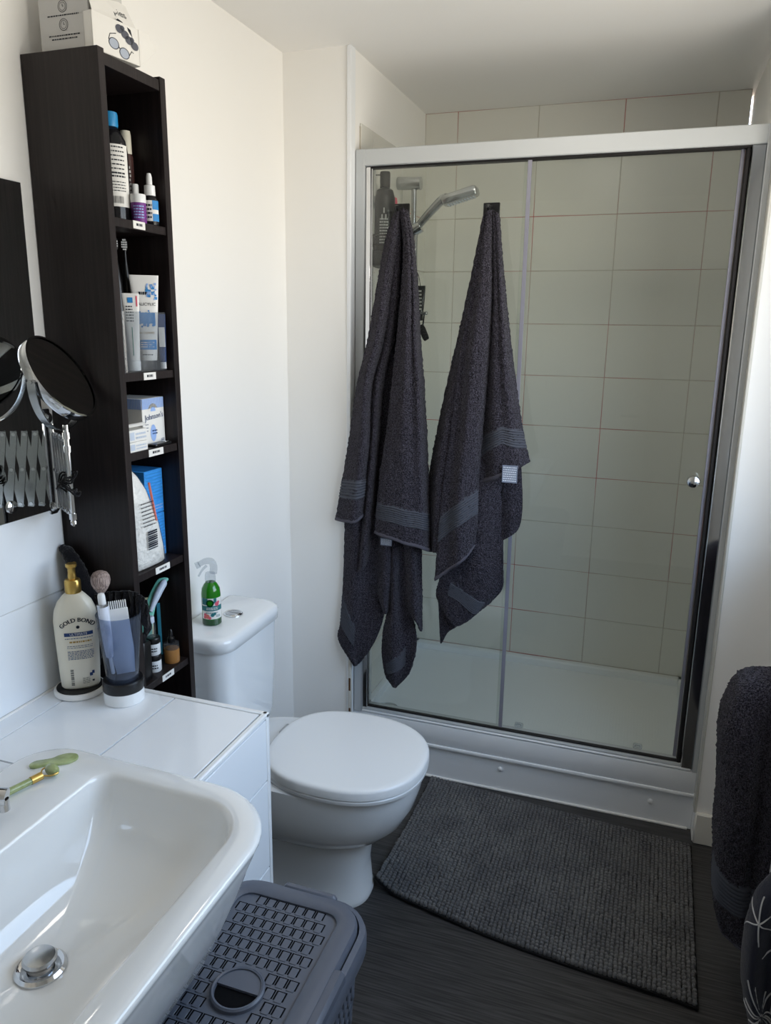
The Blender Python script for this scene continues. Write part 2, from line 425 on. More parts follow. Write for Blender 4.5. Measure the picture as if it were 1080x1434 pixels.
# ------------------------------------------------------------------ tiled counter
ZC = .806; XC = .477
ct = thing('tiled_counter', 'white tiled boxed-in counter that carries the basin beside the tall dark shelving', 'counter', (0, 0, 0))
b = MB(); t = .008
b.box(.0085, XC-t, -.288, -.010, 0, ZC-t); b.box(.0085, .17, -.855, -.288, 0, ZC-t); b.box(.0085, XC-t, -1.6, -.855, 0, ZC-t); b.box(.30, XC-t, -.855, -.288, 0, .58)
b.obj('counter_body', 'grout', ct)
def slab(parent, out, z0, z1, name='tile', m='wall_tile'):
    return MB().prism(out, z0, z1, bev=.0012).obj(name, m, parent)
def rc(x0, x1, y0, y1): return [(x0, y0), (x1, y0), (x1, y1), (x0, y1)]
b = MB().add([(x, y, z) for z in (ZC-t, ZC) for x, y in ((.0675, -.324), (.172, -.324), (.172, -.288), (.268, -.288), (.268, -.024), (.0675, -.024))],
             [tuple(range(5, -1, -1)), tuple(range(6, 12))]+[(i, (i+1) % 6, 6+(i+1) % 6, 6+i) for i in range(6)])
b.obj('tile', 'wall_tile', ct)
for x0, x1, y0, y1 in ((.0085, .064, -.324, -.024), (.2715, .463, -.288, -.024), (.0085, .064, -.627, -.3275), (.0675, .17, -.627, -.3275),
                       (.0085, .064, -.9, -.6305), (.0675, .17, -.853, -.6305), (.0085, .268, -1.2, -.9035), (.2715, .463, -1.2, -.8575)):
    MB().box(x0, x1, y0, y1, ZC-t, ZC, bev=.001).obj('tile', 'wall_tile', ct)
for y0, y1 in ((-.3265, -.022), (-.63, -.33), (-.9335, -.6335)):
    for z0, z1 in ((.6635, ZC-.012), (.4635, .660), (.2635, .460), (.0635, .260), (.0, .060)):
        if z1 > .6 and y0 < -.34 or (z1 > .6 and y1 < -.3): z1 = min(z1, .575)
        if z1-z0 < .02: continue
        MB().box(XC-t, XC, y0, y1, z0, z1, bev=.001).obj('tile', 'wall_tile', ct)
b = MB(); b.box(.0085, XC+.001, -.0215, -.0095, ZC-.006, ZC+.0015, bev=.002); b.box(XC-.0115, XC+.001, -.29, -.0095, ZC-.010, ZC+.0015, bev=.003); b.box(XC-.010, XC+.001, -.0205, -.0095, 0, ZC, bev=.002)
b.obj('edge_trim', 'plastic_white', ct)
MB().tube([(.0105, -1.6, ZC), (.0105, -.012, ZC)], .0035, seg=8).obj('sealant', 'matt_white', ct)

# ------------------------------------------------------------------ basin
sk = thing('basin', 'large white ceramic basin set into the tiled counter', 'sink', (.42, -.57, .5))
SX0, SX1, SY0, SY1 = .178, .655, -.86, -.282
def bow(out, k=.012):
    o = []
    for x, y in out:
        u = min(1, max(0, (x-SX0)/(SX1-SX0))); v = (y+.571)/.29
        o.append((x+k*u*u*(1-v*v), y-.012*u*u*math.copysign(1, v)*abs(v)))
    return o
def off(out, d): # move an outline towards its centre
    c = np.array([.42, -.571]); r = []
    for p in out:
        q = np.array(p)-c; r.append(tuple(c+q*(1-d/np.linalg.norm(q))))
    return r
OUT = bow(rrect(SX0, SX1, SY0, SY1, (.12, .075, .075, .12), 9)); INN = bow(rrect(.335, .612, -.817, -.325, (.085, .03, .03, .085), 9), .010)
ZR = .834
b = MB(); R = []
cen = np.array([.43, -.571])
for z, k in ((.60, .52), (.61, .62), (.65, .72), (.70, .81), (.75, .89), (.79, .945), (.808, .972)):
    R.append([(cen[0]+(x-cen[0])*k if x > cen[0] else cen[0]+(x-cen[0])*min(k, .93), cen[1]+(y-cen[1])*k, z) for x, y in OUT])
for z, d in ((.815, .006), (.822, .001), (.828, .0), (.832, .004), (ZR, .011)): R.append([(x, y, z) for x, y in off(OUT, d)])
for z, d in ((ZR, -.006), (ZR-.002, 0), (ZR-.008, .004)): R.append([(x, y, z) for x, y in off(INN, d)])
dr0 = np.array([.425, -.575])
for rho in (.97, .94, .90, .85, .78, .7, .6, .5, .4, .3, .2, .12):
    z = ZR-.006-.128*(1-rho**2.4)**(1/1.9)
    R.append([(dr0[0]+(x-dr0[0])*rho, dr0[1]+(y-dr0[1])*rho, z) for x, y in off(INN, .004)])
L = [[(x-.42, y+.57, z-.5) for x, y, z in r] for r in R]
b.loft(L); b.obj('bowl', 'sink_ceramic', sk, angle=60)
zd = ZR-.006-.128-.5
b = MB(); c = (dr0[0]-.42, dr0[1]+.57, zd)
b.lathe([(.034, 0.0), (.034, .004), (.030, .0075), (.024, .006), (.020, .003)], c, 32); wst = b.obj('waste', 'chrome', sk)
MB().lathe([(.017, .004), (.017, .012), (.0215, .014), (.0225, .018), (.020, .0215), (.010, .023)], c, 32).obj('plug', 'brushed', wst)
tp = thing('basin_tap', 'chrome tap standing on the back ledge of the basin', 'tap', (.245, -.508, ZR))
MB().lathe([(.026, 0), (.026, .006), (.021, .012), (.019, .045), (.021, .06), (.019, .07)], seg=28).obj('tap_body', 'chrome', tp)
MB().tube([(0, 0, .042), (.03, .012, .046), (.055, .024, .043)], [.014, .0135, .0125], n=14, seg=16).obj('spout', 'chrome', tp)
MB().tube([(.050, .021, .040), (.0505, .0212, .022)], .008, seg=14).obj('nozzle', 'chrome', tp)
b = MB().lathe([(.012, .07), (.012, .08), (.024, .084), (.024, .098), (.018, .106)], seg=28); b.obj('tap_head', 'chrome', tp)

# ------------------------------------------------------------------ toilet
tl = thing('toilet', 'white close-coupled toilet with closed lid between the shelving and the shower', 'toilet', (0, .49, 0))
def sec(z, x0, x1, w, e=2.4, ef=2.2, n=56):
    cx = (x0+x1)/2; return [(x, y, z) for x, y in supell((x1-x0)/2, w, n, e, cx, 0, ef)]
b = MB()
b.loft([sec(0, .12, .515, .108, 4, 2.6), sec(.012, .12, .517, .109, 4, 2.6), sec(.02, .122, .512, .105, 4, 2.6), sec(.10, .125, .505, .105, 4, 2.6), sec(.20, .12, .515, .118, 4, 2.5), sec(.225, .11, .52, .125, 4, 2.4)], cap1=False)
b.loft([sec(.20, .13, .51, .110, 3.2, 2.3), sec(.206, .12, .54, .130, 3, 2.3), sec(.225, .11, .572, .148, 3, 2.3), sec(.26, .10, .606, .166, 3, 2.3), sec(.31, .09, .633, .180, 3, 2.3), sec(.36, .08, .648, .186, 3, 2.3), sec(.395, .075, .652, .188, 3, 2.3), sec(.398, .08, .645, .18, 3, 2.3)])
b.obj('pan', 'ceramic', tl, angle=50)
b = MB(); LX0, LX1, LW = .232, .664, .197
def lid(z, d): return sec(z, LX0+d, LX1-d, LW-d, 2.6, 2.25, 72)
b.loft([lid(.400, .006), lid(.402, .002), lid(.410, .001), lid(.4125, .003)]); b.obj('seat', 'plastic_white', tl)
b = MB(); b.loft([lid(.4145, .003), lid(.416, .0), lid(.434, .0005), lid(.4395, .003), lid(.4425, .009), lid(.4435, .02)]); b.obj('lid', 'plastic_white', tl, angle=60)
for s in (-1, 1): MB().tube([(.222, s*.07-.02, .412), (.222, s*.07+.02, .412)], .010, seg=14).obj('hinge', 'brushed', tl)
b = MB(); CW = .165
def cis(z, d, x1=.178): return [(x, y, z) for x, y in rrect(.012, x1-d, -CW+d, CW-d, (.055, .01, .01, .055), 8)]
b.loft([cis(.392, .03, .17), cis(.40, .022, .17), cis(.46, .014), cis(.60, .008), cis(.728, .006)]); b.obj('cistern', 'ceramic', tl, angle=60)
b = MB(); b.loft([cis(.7285, .004), cis(.731, .0), cis(.756, -.002), cis(.764, .001), cis(.768, .006), cis(.770, .014)]); cl = b.obj('cistern_lid', 'ceramic', tl, angle=60)
fb = MB().lathe([(.0265, .0), (.0265, .003), (.024, .005), (.0215, .0035)], (.095, .02, .7695), 36).obj('flush_button', 'chrome', cl)
b = MB(); b.box(.0945-.012, .0945+.012, .0195, .0205, .7725, .774, m=1)
for s, w in ((1, .6), (-1, 1.0)):
    out = [(.095+.0195*math.cos(a), .02+s*.0012+s*.0195*math.sin(a)) for a in np.linspace(0, math.pi, 20)]
    b.prism(out if s > 0 else out[::-1], .7715, .7745, bev=.001)
b.obj('button_half', ['brushed', 'ink'], cl)

# ------------------------------------------------------------------ shower tray and enclosure
tr = thing('shower_tray', 'white shower tray with a raised panelled front', 'shower tray', (0, 0, 0))
b = MB()
b.box(XS, XE+.01, YF-.012, YF+.05, .128, .206, bev=.006, seg=2)
b.box(XS, XE, YF+.05, YB, .10, .155); b.box(XS, XS+.03, YF+.05, YB, .15, .186, bev=.004); b.box(XE-.03, XE, YF+.05, YB, .15, .186, bev=.004); b.box(XS, XE, YB-.035, YB, .15, .186, bev=.006)
b.obj('tray_body', 'gloss_white', tr)
b = MB(); b.box(XS, XE+.012, YF-.006, YF+.012, 0, .120, bev=.002); b.box(XS, XE+.012, YF-.016, YF+.012, .117, .130, bev=.004, seg=2)
rp = b.obj('riser_panel', 'gloss_white', tr)
for px, py in ((701, 1077), (911, 1122)):
    p = at(px, py, YF-.006); MB().lathe([(.0085, 0), (.0085, .003), (.006, .006), (.002, .007)], (0, 0, 0), 18).obj('screw_cap', 'plastic_white', rp, (p[0], YF-.0055, p[2]), (R90, 0, 0))
MB().tube([(XS, YF-.009, .003), (XE, YF-.009, .003)], .0045, seg=8).obj('sealant', 'matt_white', tr)
MB().lathe([(.045, 0), (.045, .003), (.035, .006)], (.30, 1.24, .155), 28).obj('drain_cover', 'chrome', tr)
en = thing('shower_enclosure', 'sliding glass shower enclosure with white and chrome frame', 'shower screen', (0, 0, .206))
ZT = 2.066
def fr(name, m, boxes, parent=en, bev=.0025):
    b = MB()
    for q in boxes: b.box(q[0], q[1], q[2], q[3], q[4]-.206, q[5]-.206, bev=bev, m=q[6] if len(q) > 6 else 0)
    return b.obj(name, m, parent)
fr('top_rail', ['frame_white', 'dark_rubber'], [(XS+.006, XE, YF-.012, YF+.045, 2.018, ZT), (XS+.04, XE-.02, YF-.004, YF+.03, 2.013, 2.019, 1)])
fr('side_jamb', ['frame_white', 'chrome'], [(XS+.004, XS+.034, YF-.014, YF+.045, .206, ZT), (XS+.034, XS+.052, YF-.004, YF+.04, .212, 2.018, 1)])
fr('side_jamb', ['chrome', 'frame_white', 'dark_rubber'], [(XE-.040, XE-.006, YF-.010, YF+.045, .212, 2.018), (XE-.006, XE+.010, YF-.016, YF+.045, .206, ZT, 1), (XE-.052, XE-.041, YF+.002, YF+.04, .212, 2.018, 2)])
fr('bottom_rail', ['frame_white', 'dark_rubber', 'gloss_white'], [(XS+.034, XE-.006, YF-.008, YF+.045, .2065, .222), (XS+.05, XE-.03, YF+.002, YF+.016, .222, .229, 1), (XS+.034, XE-.01, YF-.012, YF-.005, .2065, .214, 2)])
fp = fr('fixed_panel', 'shower_glass', [(XS+.05, .757, YF+.001, YF+.007, .232, 2.014)], bev=.0006)
fr('edge_strip', 'seal', [(.745, .757, YF-.002, YF+.0005, .236, 2.012)], fp, .0006)
fr('edge_strip', 'brushed', [(XS+.052, XS+.057, YF-.001, YF+.009, .236, 2.012)], fp, .0006)
fr('safety_mark', 'ink', [(XS+.066+.004*k, XS+.069+.004*k, YF+.0002, YF+.0009, 1.992, 1.995) for k in range(4)], fp, 0)
sd = fr('sliding_door', 'shower_glass', [(.732, XE-.055, YF+.022, YF+.028, .232, 2.014)], bev=.0006)
fr('edge_strip', 'seal', [(XE-.064, XE-.054, YF+.018, YF+.032, .232, 2.014)], sd, .001)
kx, _, kz = at(971, 674, YF)
kb = MB().lathe([(.011, 0), (.011, .004), (.008, .010), (.008, .018), (.0165, .022), (.0185, .030), (.016, .037), (.008, .040)], (0, 0, 0), 28).obj('knob', 'chrome', sd, (kx, YF+.022, kz-.206), (R90, 0, 0))
for px in (727, 893):
    p = at(px, 1014 if px < 800 else 1045, YF+.02)
    b = MB(); b.box(-.014, .014, -.006, .012, -.006, .008, bev=.003); b.tube([(-.008, -.006, .004), (-.006, -.007, .009), (.006, -.007, .009), (.008, -.006, .004)], .0015, seg=6)
    b.obj('door_guide', 'clear_plastic', sd, (p[0], YF+.016, .244-.206))

# ------------------------------------------------------------------ laundry hamper
HX0, HX1, HY0, HY1, HZ = .492, .775, -.665, -.188, .60
hm = thing('laundry_hamper', 'grey plastic woven-look laundry hamper under the basin', 'hamper', (.63, -.43, 0))
def hr(x0, x1, y0, y1, r, z, n=8): return [(x-.63, y+.43, z) for x, y in rrect(x0, x1, y0, y1, r, n)]
def hin(d, z, r=.075): return hr(HX0+d, HX1-d, HY0+d, HY1-d, max(.01, r-d), z)
b = MB()
b.loft([hin(.055, 0, .08), hin(.052, .01, .08), hin(.03, .30, .08), hin(.014, .53, .08), hin(.012, .545, .08)], cap1=False)
b.obj('basket', 'hamper', hm)
b = MB()      # moulded weave on the long visible side and the end
for k in range(20):
    z = .06+.024*k; ins = .055-.043*(z/.545)
    for j in range(19):
        y = HY0+.085+.0165*j+(.008 if k % 2 else 0); b.box(HX1-ins-.001-.63, HX1-ins+.003-.63, y+.43, y+.0115+.43, z, z+.019, bev=.002)
    for j in range(8):
        x = HX0+.075+.0165*j+(.008 if k % 2 else 0); b.box(x-.63, x+.0115-.63, HY1-ins-.001+.43, HY1-ins+.003+.43, z, z+.019, bev=.002)
o = b.obj('side_weave', 'hamper', hm); o['kind'] = 'stuff'
b = MB(); b.loft([hin(.011, .535), hin(.002, .54), hin(0, .548), hin(0, .572), hin(.003, .58), hin(.012, .583)], cap0=False, cap1=False)
b.loft([hin(.012, .583), hin(.0135, .579), hin(.0135, .560)], cap0=False, cap1=False)
b.obj('rim', 'hamper', hm)
b = MB()
b.loft([hin(.0155, .560), hin(.0155, .588), hin(.019, .594), hin(.028, .597), hin(.046, .597), hin(.050, .594), hin(.050, .5906)], cap0=True, cap1=True)
# wide hinge bridge over the back rim and front rim
b.box(.60-.63, .70-.63, HY1-.02+.43, HY1-.001+.43, .56, .594, bev=.006); b.box(HX1-.024-.63, HX1-.001-.63, -.56+.43, -.335+.43, .56, .594, bev=.006)
ld = b.obj('lid', 'hamper', hm)
HCX, HCY = .636-.63, -.424+.43
b = MB(); slots = MB()
PX, PY = .0180, .0235; x0, x1, y0, y1 = HX0+.054-.63, HX1-.054-.63, HY0+.054+.43, HY1-.054+.43
rr = .034
def inside(x, y, mgn):
    if not (x0+mgn < x < x1-mgn and y0+mgn < y < y1-mgn): return False
    for cx, cy in ((x0+rr, y0+rr), (x1-rr, y0+rr), (x0+rr, y1-rr), (x1-rr, y1-rr)):
        if (x < x0+rr) == (cx == x0+rr) and (x < x0+rr or x > x1-rr) and (y < y0+rr or y > y1-rr) and (y < y0+rr) == (cy == y0+rr):
            if math.hypot(x-cx, y-cy) > rr-mgn: return False
    return math.hypot(x-HCX, y-HCY) > .040+mgn
for k in range(17):
    for j in range(-1, 12):
        x = x0+PX*(j+.5+(.5 if k % 2 else 0)); y = y0+PY*(k+.5)
        if inside(x, y, .004):
            b.box(x-.0060, x+.0060, y-.0112, y+.0078, .587, .5916, bev=.0008)
            slots.box(x-.0083, x-.0061, y-.0075, y+.0085, .5878, .5910); slots.box(x+.0061, x+.0083, y-.0075, y+.0085, .5878, .5910)
            slots.box(x-.0083, x+.0083, y+.0080, y+.0091, .5878, .5910)
o = b.obj('lid_weave', 'hamper', ld); o['kind'] = 'stuff'
o = slots.obj('lid_slot', 'slot_black', ld); o['kind'] = 'stuff'
b = MB()      # finger hole: a ring, half of it closed by a sloping flap
ring = [(.0405, .588), (.0405, .596), (.038, .5985), (.035, .5975), (.034, .590)]
b.lathe(ring, (HCX, HCY, 0), 40, cap0=False, cap1=False)
a0 = math.radians(0)
half = [(HCX+.0345*math.cos(a0+t), HCY+.0345*math.sin(a0+t)) for t in np.linspace(0, math.pi, 24)]
b.prism(half, .590, .5955)
b.obj('finger_hole', 'hamper', ld)
half2 = [(HCX+.0345*math.cos(a0+t), HCY+.0345*math.sin(a0+t)) for t in np.linspace(math.pi, 2*math.pi, 24)]
MB().prism(half2, .5908, .5913).obj('hole_opening', 'slot_black', ld)

# ------------------------------------------------------------------ bath mat
bmo = thing('bath_mat', 'dark grey chenille bath mat on the floor before the shower', 'bath mat', (.94, .74, 0))
C00, C10, C11, C01 = np.array([.522, .515]), np.array([1.365, .395]), np.array([1.372, 1.005]), np.array([.524, 1.083])
def mp(u, v):
    p = (1-u)*(1-v)*C00+u*(1-v)*C10+u*v*C11+(1-u)*v*C01
    p = p+np.array([0, -.030*math.sin(math.pi*u)*(1-v)*(1-u*.6)-.006*math.sin(math.pi*u)*v])
    z = .030*max(0, 1-u/.10)**2*max(0, 1-v/.5)**1+.004*max(0, math.sin(u*9+v*2))*(1-v)
    return np.array([p[0]-.94, p[1]-.74, z])
b = MB(); P = np.array([[mp(u, v)+[0, 0, .004] for u in np.linspace(-.004, 1.004, 50)] for v in np.linspace(-.008, 1.008, 36)])
b.sheet(P, .007); b.obj('backing', 'mat_base', bmo)
b = MB(); NU, NV = 74, 52
ico = bmesh.new(); bmesh.ops.create_uvsphere(ico, u_segments=7, v_segments=5, radius=1); ico.verts.index_update()
IV = [v.co.copy() for v in ico.verts]; IF = [[v.index for v in f.verts] for f in ico.faces]; ico.free()
for i in range(NU):
    for j in range(NV):
        c = mp((i+.5)/NU, (j+.5)/NV); sx_, sy_ = .0066*RND.uniform(.92, 1.1), .0068*RND.uniform(.9, 1.1)
        tl_ = RND.uniform(-.0022, .0022); tx = RND.uniform(-.0022, .0022); zz = .0115*RND.uniform(.85, 1.12)
        b.add([(c[0]+v.x*sx_+tx*(v.z+1)*.5, c[1]+v.y*sy_+tl_*(v.z+1)*.5, c[2]+.0105+v.z*zz*.8) for v in IV], IF)
o = b.obj('chenille_pile', 'chenille', bmo); o['kind'] = 'stuff'

# ------------------------------------------------------------------ tall shelving unit
su = thing('shelving_unit', 'tall narrow black-brown shelving unit filled with toiletries', 'shelf', (0, 0, 0))
MB().box(.001, .17, 0, .018, 0, 2.02, bev=.0008).obj('side_panel', 'blackwood', su)
MB().box(.001, .17, .182, .20, 0, 2.02, bev=.0008).obj('side_panel', 'blackwood', su)
MB().box(.002, .006, .018, .182, 0.02, 2.0).obj('back_panel', 'blackwood', su)
MB().box(.006, .168, .018, .182, 1.994, 2.014, bev=.0006).obj('top_panel', 'blackwood', su)
SH = {1: 1.741, 2: 1.454, 3: 1.297, 4: 1.042, 5: .791, 6: .42, 7: .09}
words = {1: ('FACE', .075, .112), 2: ('ORAL', .079, .119), 3: ('DENTAL', .08, .13), 4: ('COTTON', .079, .13), 5: ('SKIN', .08, .123)}
for k, z in SH.items():
    s_ = MB().box(.006, .166, .018, .182, z-.016, z, bev=.0006).obj('shelf', 'blackwood', su)
    if k in words:
        w, ya, yb = words[k]; zc = z-.0085+(.002 if k == 1 else 0)
        fn = lambda y, zz: (.1672, (ya+yb)/2+y, zc+zz)
        b = MB().box(.1655, .167, ya, yb, zc-.0072, zc+.0072); b.lines(fn, -(yb-ya)*.25, (yb-ya)*.25, -.003, .003, 1, 1, fill=.8)
        b.obj('label_sticker', ['paper', 'ink'], s_)
MB().box(.140, .150, .018, .182, 0, .074).obj('plinth', 'blackwood', su)

# ------------------------------------------------------------------ wall mirror and extending mirror
wm = thing('wall_mirror', 'frameless rectangular wall mirror above the splashback', 'mirror', (0, -.44, 1.18))
b = MB(); b.box(.009, .0145, -.40, .40, 0, .618, bev=.0018); b.obj('mirror_pane', 'mirror_glass', wm)
MB().box(.008, .010, -.395, .395, .005, .613).obj('backing', 'card_grey', wm)
for y in (-.3, .3):
    for z in (.03, .59): MB().lathe([(.012, 0), (.012, .003), (.007, .005)], (0, 0, 0), 18, M=Matrix.Translation((.0145, y, z)) @ Matrix.Rotation(R90, 4, 'Y')).obj('screw_cap', 'chrome', wm)
em = thing('extending_mirror', 'round chrome magnifying mirror on a folding scissor arm', 'mirror', (.0, -.028, 1.17))
b = MB(); b.box(.0, .012, -.012, .012, .0, .215, bev=.005, seg=2); b.lathe([(.011, 0), (.011, .004), (.005, .009)], (0, 0, 0), 20, M=Matrix.Translation((.012, 0, .196)) @ Matrix.Rotation(R90, 4, 'Y'))
b.lathe([(.011, 0), (.011, .004), (.005, .009)], (0, 0, 0), 20, M=Matrix.Translation((.012, 0, .016)) @ Matrix.Rotation(R90, 4, 'Y'))
b.obj('wall_plate', 'chrome', em)
E0 = np.array([.022, 0.]); E1 = np.array([.112, -.062])   # arm in plan, local to the thing
dv = E1-E0; nn = np.array([-dv[1], dv[0]])/np.linalg.norm(dv)
def arm(t, z, o=0.): p = E0+dv*t+nn*o; return (p[0], p[1], z)
MB().tube([arm(0, .015), arm(0, .185)], .006, seg=14).obj('hinge_rod', 'chrome', em)
NB = 5
for k in range(NB+1):
    for sg in (1, -1):
        b = MB()
        t0, t1 = k/(NB), (k+1)/(NB)
        za, zb = (.025, .165) if sg > 0 else (.165, .025)
        if k == NB: t1 = t0+.5/NB; zb = .095
        if k == 0 and False: pass
        A, B = np.array(arm(t0*.9, za, sg*.0022)), np.array(arm(t1*.9, zb, sg*.0022))
        d = (B-A)/np.linalg.norm(B-A); n3 = np.array([nn[0], nn[1], 0]); w = np.cross(d, n3)
        V = []
        for q in (A-d*.006, B+d*.006):
            for a_, c_ in ((1, 1), (-1, 1), (-1, -1), (1, -1)): V.append(q+w*.0058*a_+n3*.0011*c_)
        b.add(V, [(0, 1, 2, 3), (7, 6, 5, 4)]+[(i, (i+1) % 4, 4+(i+1) % 4, 4+i) for i in range(4)], flat=True)
        b.obj('scissor_bar', 'brushed', em)
q = nn*.0055
for t_, z in [(k/NB*.9, z) for k in range(NB+1) for z in (.025, .165)]+[((k+.5)/NB*.9, .095) for k in range(NB)]:
    p = arm(t_, z); MB().tube([(p[0]-q[0], p[1]-q[1], z), (p[0]+q[0], p[1]+q[1], z)], .0035, seg=10).obj('rivet', 'chrome', em)
b = MB(); b.tube([arm(1, .012), arm(1, .195)], .0052, seg=14)
for z in (.020, .175, .150): b.tube([arm(1, z-.006), arm(1, z+.006)], .0075, seg=16)
b.lathe([(.002, 0), (.006, .004), (.006, .010), (.003, .014)], arm(1, 0), 14); b.obj('end_rod', 'chrome', em)
vv = np.array([.118, -.09, 1.45])-_c; vv /= np.linalg.norm(vv)
nrm = .25*(-vv)+.968*(.83*_r+.56*_u); nrm /= np.linalg.norm(nrm)
ctr = np.array([.108, -.064, .280]); RM = .084
qq = Vector(nrm).to_track_quat('Z', 'Y').to_matrix().to_4x4(); MM = Matrix.Translation(ctr) @ qq
b = MB(); b.lathe([(RM-.004, .009), (RM, .009), (RM+.001, .006), (RM+.001, -.006), (RM, -.009), (RM-.004, -.009)], seg=56, M=MM, cap0=False, cap1=False); b.obj('rim', 'chrome', em)
MB().lathe([(RM-.004, .0070), (.0001, .0070)], seg=48, M=MM, cap0=False, cap1=False).obj('mirror_face', 'mirror_glass', em)
MB().lathe([(RM-.004, -.0070), (.0001, -.0070)], seg=48, M=MM, cap0=False, cap1=False).obj('mirror_face', 'mirror_glass', em)
# fork: a half hoop round the rim, tilting with the mirror plane's level axis
ax = np.cross(nrm, (0, 0, 1.)); ax /= np.linalg.norm(ax)
dn = np.array([0, 0, -1.])
hoop = []
for a_ in np.linspace(0, math.pi, 30): hoop.append(ctr+(RM+.009)*(math.cos(a_)*ax+math.sin(a_)*dn))
b = MB(); n3 = np.cross(ax, dn)
R = []
for p in hoop:
    o_ = (p-ctr)/np.linalg.norm(p-ctr); R.append([tuple(p+n3*.007+o_*.001), tuple(p-n3*.007+o_*.001), tuple(p-n3*.007-o_*.001), tuple(p+n3*.007-o_*.001)])
b.loft(R)
for s_ in (1, -1): b.tube([ctr+ax*s_*(RM-.001), ctr+ax*s_*(RM+.013)], .004, seg=12)
b.tube([ctr+dn*(RM+.007), np.array(arm(1, .19))], .0045, seg=12)
b.obj('fork', 'brushed', em)

# ------------------------------------------------------------------ towels
def crw(t, k):
    """Catmull-Rom weights for parameters t in 0..k-1"""
    t = np.clip(np.asarray(t, float), 0, k-1-1e-9); Wt = np.zeros(t.shape+(k,)); i = t.astype(int); s = t-i
    cs = (.5*(-s+2*s*s-s**3), .5*(2-5*s*s+3*s**3), .5*(s+4*s*s-3*s**3), .5*(-s*s+s**3))
    it = np.indices(t.shape)
    for d, w in zip((-1, 0, 1, 2), cs): np.add.at(Wt, tuple(it)+(np.clip(i+d, 0, k-1),), w)
    return Wt
class Cloth:
    def __init__(s, rows, Y=None, px=True, ymax=1.061):
        C = []
        for i, r in enumerate(rows):
            w = min(1, .30+.23*i) if px and rows[0][0][1] < 310 else 1      # gathered close to the hook
            C.append([at(p[0], p[1], min(ymax, 1.066+(1.046+(Y[j]-1.046)*1.6-1.066)*w)) if px else np.array(p, float) for j, p in enumerate(r)])
        s.C = np.array(C); s.k, s.n = s.C.shape[:2]; s.pleat = None
    def ev(s, U, V):
        U = np.asarray(U); V = np.asarray(V); P = np.einsum('abi,abj,ijc->abc', crw(V, s.k), crw(U*(s.n-1), s.n), s.C)
        if s.pleat:       # soft secondary folds running down the cloth
            amp, k, ph = s.pleat; q = V/(s.k-1)
            P[..., 1] -= amp*np.sin(2*math.pi*(k*U+ph+.12*np.sin(q*4+ph)))*np.minimum(1, .15+1.6*q)*(1-.45*q)
        return P
    def grid(s, nu, nv, v0=0, v1=None):
        v1 = s.k-1 if v1 is None else v1
        U, V = np.meshgrid(np.linspace(0, 1, nu), np.linspace(v0, v1, nv)); return s.ev(U, V)
    def strip(s, top, bot, lift, ribs=0, u0=0., u1=1., nu=24, nv=40, amp=.0016):
        """a band between row parameters top(u) and bot(u), lifted off the front"""
        U, Tt = np.meshgrid(np.linspace(u0, u1, nu), np.linspace(0, 1, nv))
        uu = (U-u0)/(u1-u0)
        ft = np.interp(uu, np.linspace(0, 1, len(top)), top); fb = np.interp(uu, np.linspace(0, 1, len(bot)), bot)
        P = s.ev(U, ft+(fb-ft)*Tt)
        N = np.cross(np.gradient(P, axis=1), np.gradient(P, axis=0)); N /= np.linalg.norm(N, axis=2, keepdims=True)+1e-12
        N = np.where(N[..., 1:2] > 0, -N, N) if abs(N[..., 1].mean()) > abs(N[..., 0].mean()) else np.where(N[..., 0:1] > 0, -N, N)
        edge = np.minimum(1, np.minimum(Tt, 1-Tt)*12)[..., None]
        return P+N*(lift*edge+amp*edge*np.sin(Tt*ribs*2*math.pi)[..., None])
NR = np.random.default_rng(3)
TH = .0055
def make_towel(name, label, sheets, bands, hems, tags, fz=.0011):
    base = sheets[0][0].C[0].mean(0)
    t = thing(name, label, 'towel', (float(base[0]), float(base[1]), .9), group='charcoal towels')
    Mo = Matrix.Translation((-base[0], -base[1], -.9))
    b = MB()
    for cl, nu, nv in sheets: b.sheet(cl.grid(nu, nv), TH, M=Mo, fuzz=fz, rng=NR)
    b.obj('terry_cloth', 'towel', t, angle=80)
    for cl, top, bot, ribs, u0, u1 in bands:
        MB().sheet(cl.strip(top, bot, TH/2+.0008, ribs, u0, u1, 26, ribs*6+2), .0016, M=Mo).obj('woven_band', 'towel_band', t, angle=80)
    for cl, v0, u0, u1 in hems:
        MB().sheet(cl.strip([v0], [cl.k-1], TH/2+.0012, 0, u0, u1, 26, 6), .002, M=Mo).obj('hem', 'towel_hem', t, angle=80)
    for (a, bb, c, d, Y) in tags:
        p0, p1 = at(a, bb, Y), at(c, d, Y); b = MB()
        b.box(p0[0], p1[0], Y-.0006, Y+.0006, p1[2], p0[2], m=0, M=Mo)
        fn = lambda x, y: (x-base[0], Y-.0010-base[1], y-.9)
        b.lines(fn, p0[0]+.003, p1[0]-.003, p1[2]+.003, p0[2]-.003, 7, 1)
        b.obj('care_label', ['tag_grey', 'tag_print'], t)
    return t
mat('tag_grey', (120, 128, 146), .6, spec=.2); mat('tag_print', (205, 210, 220), .6, spec=.2)

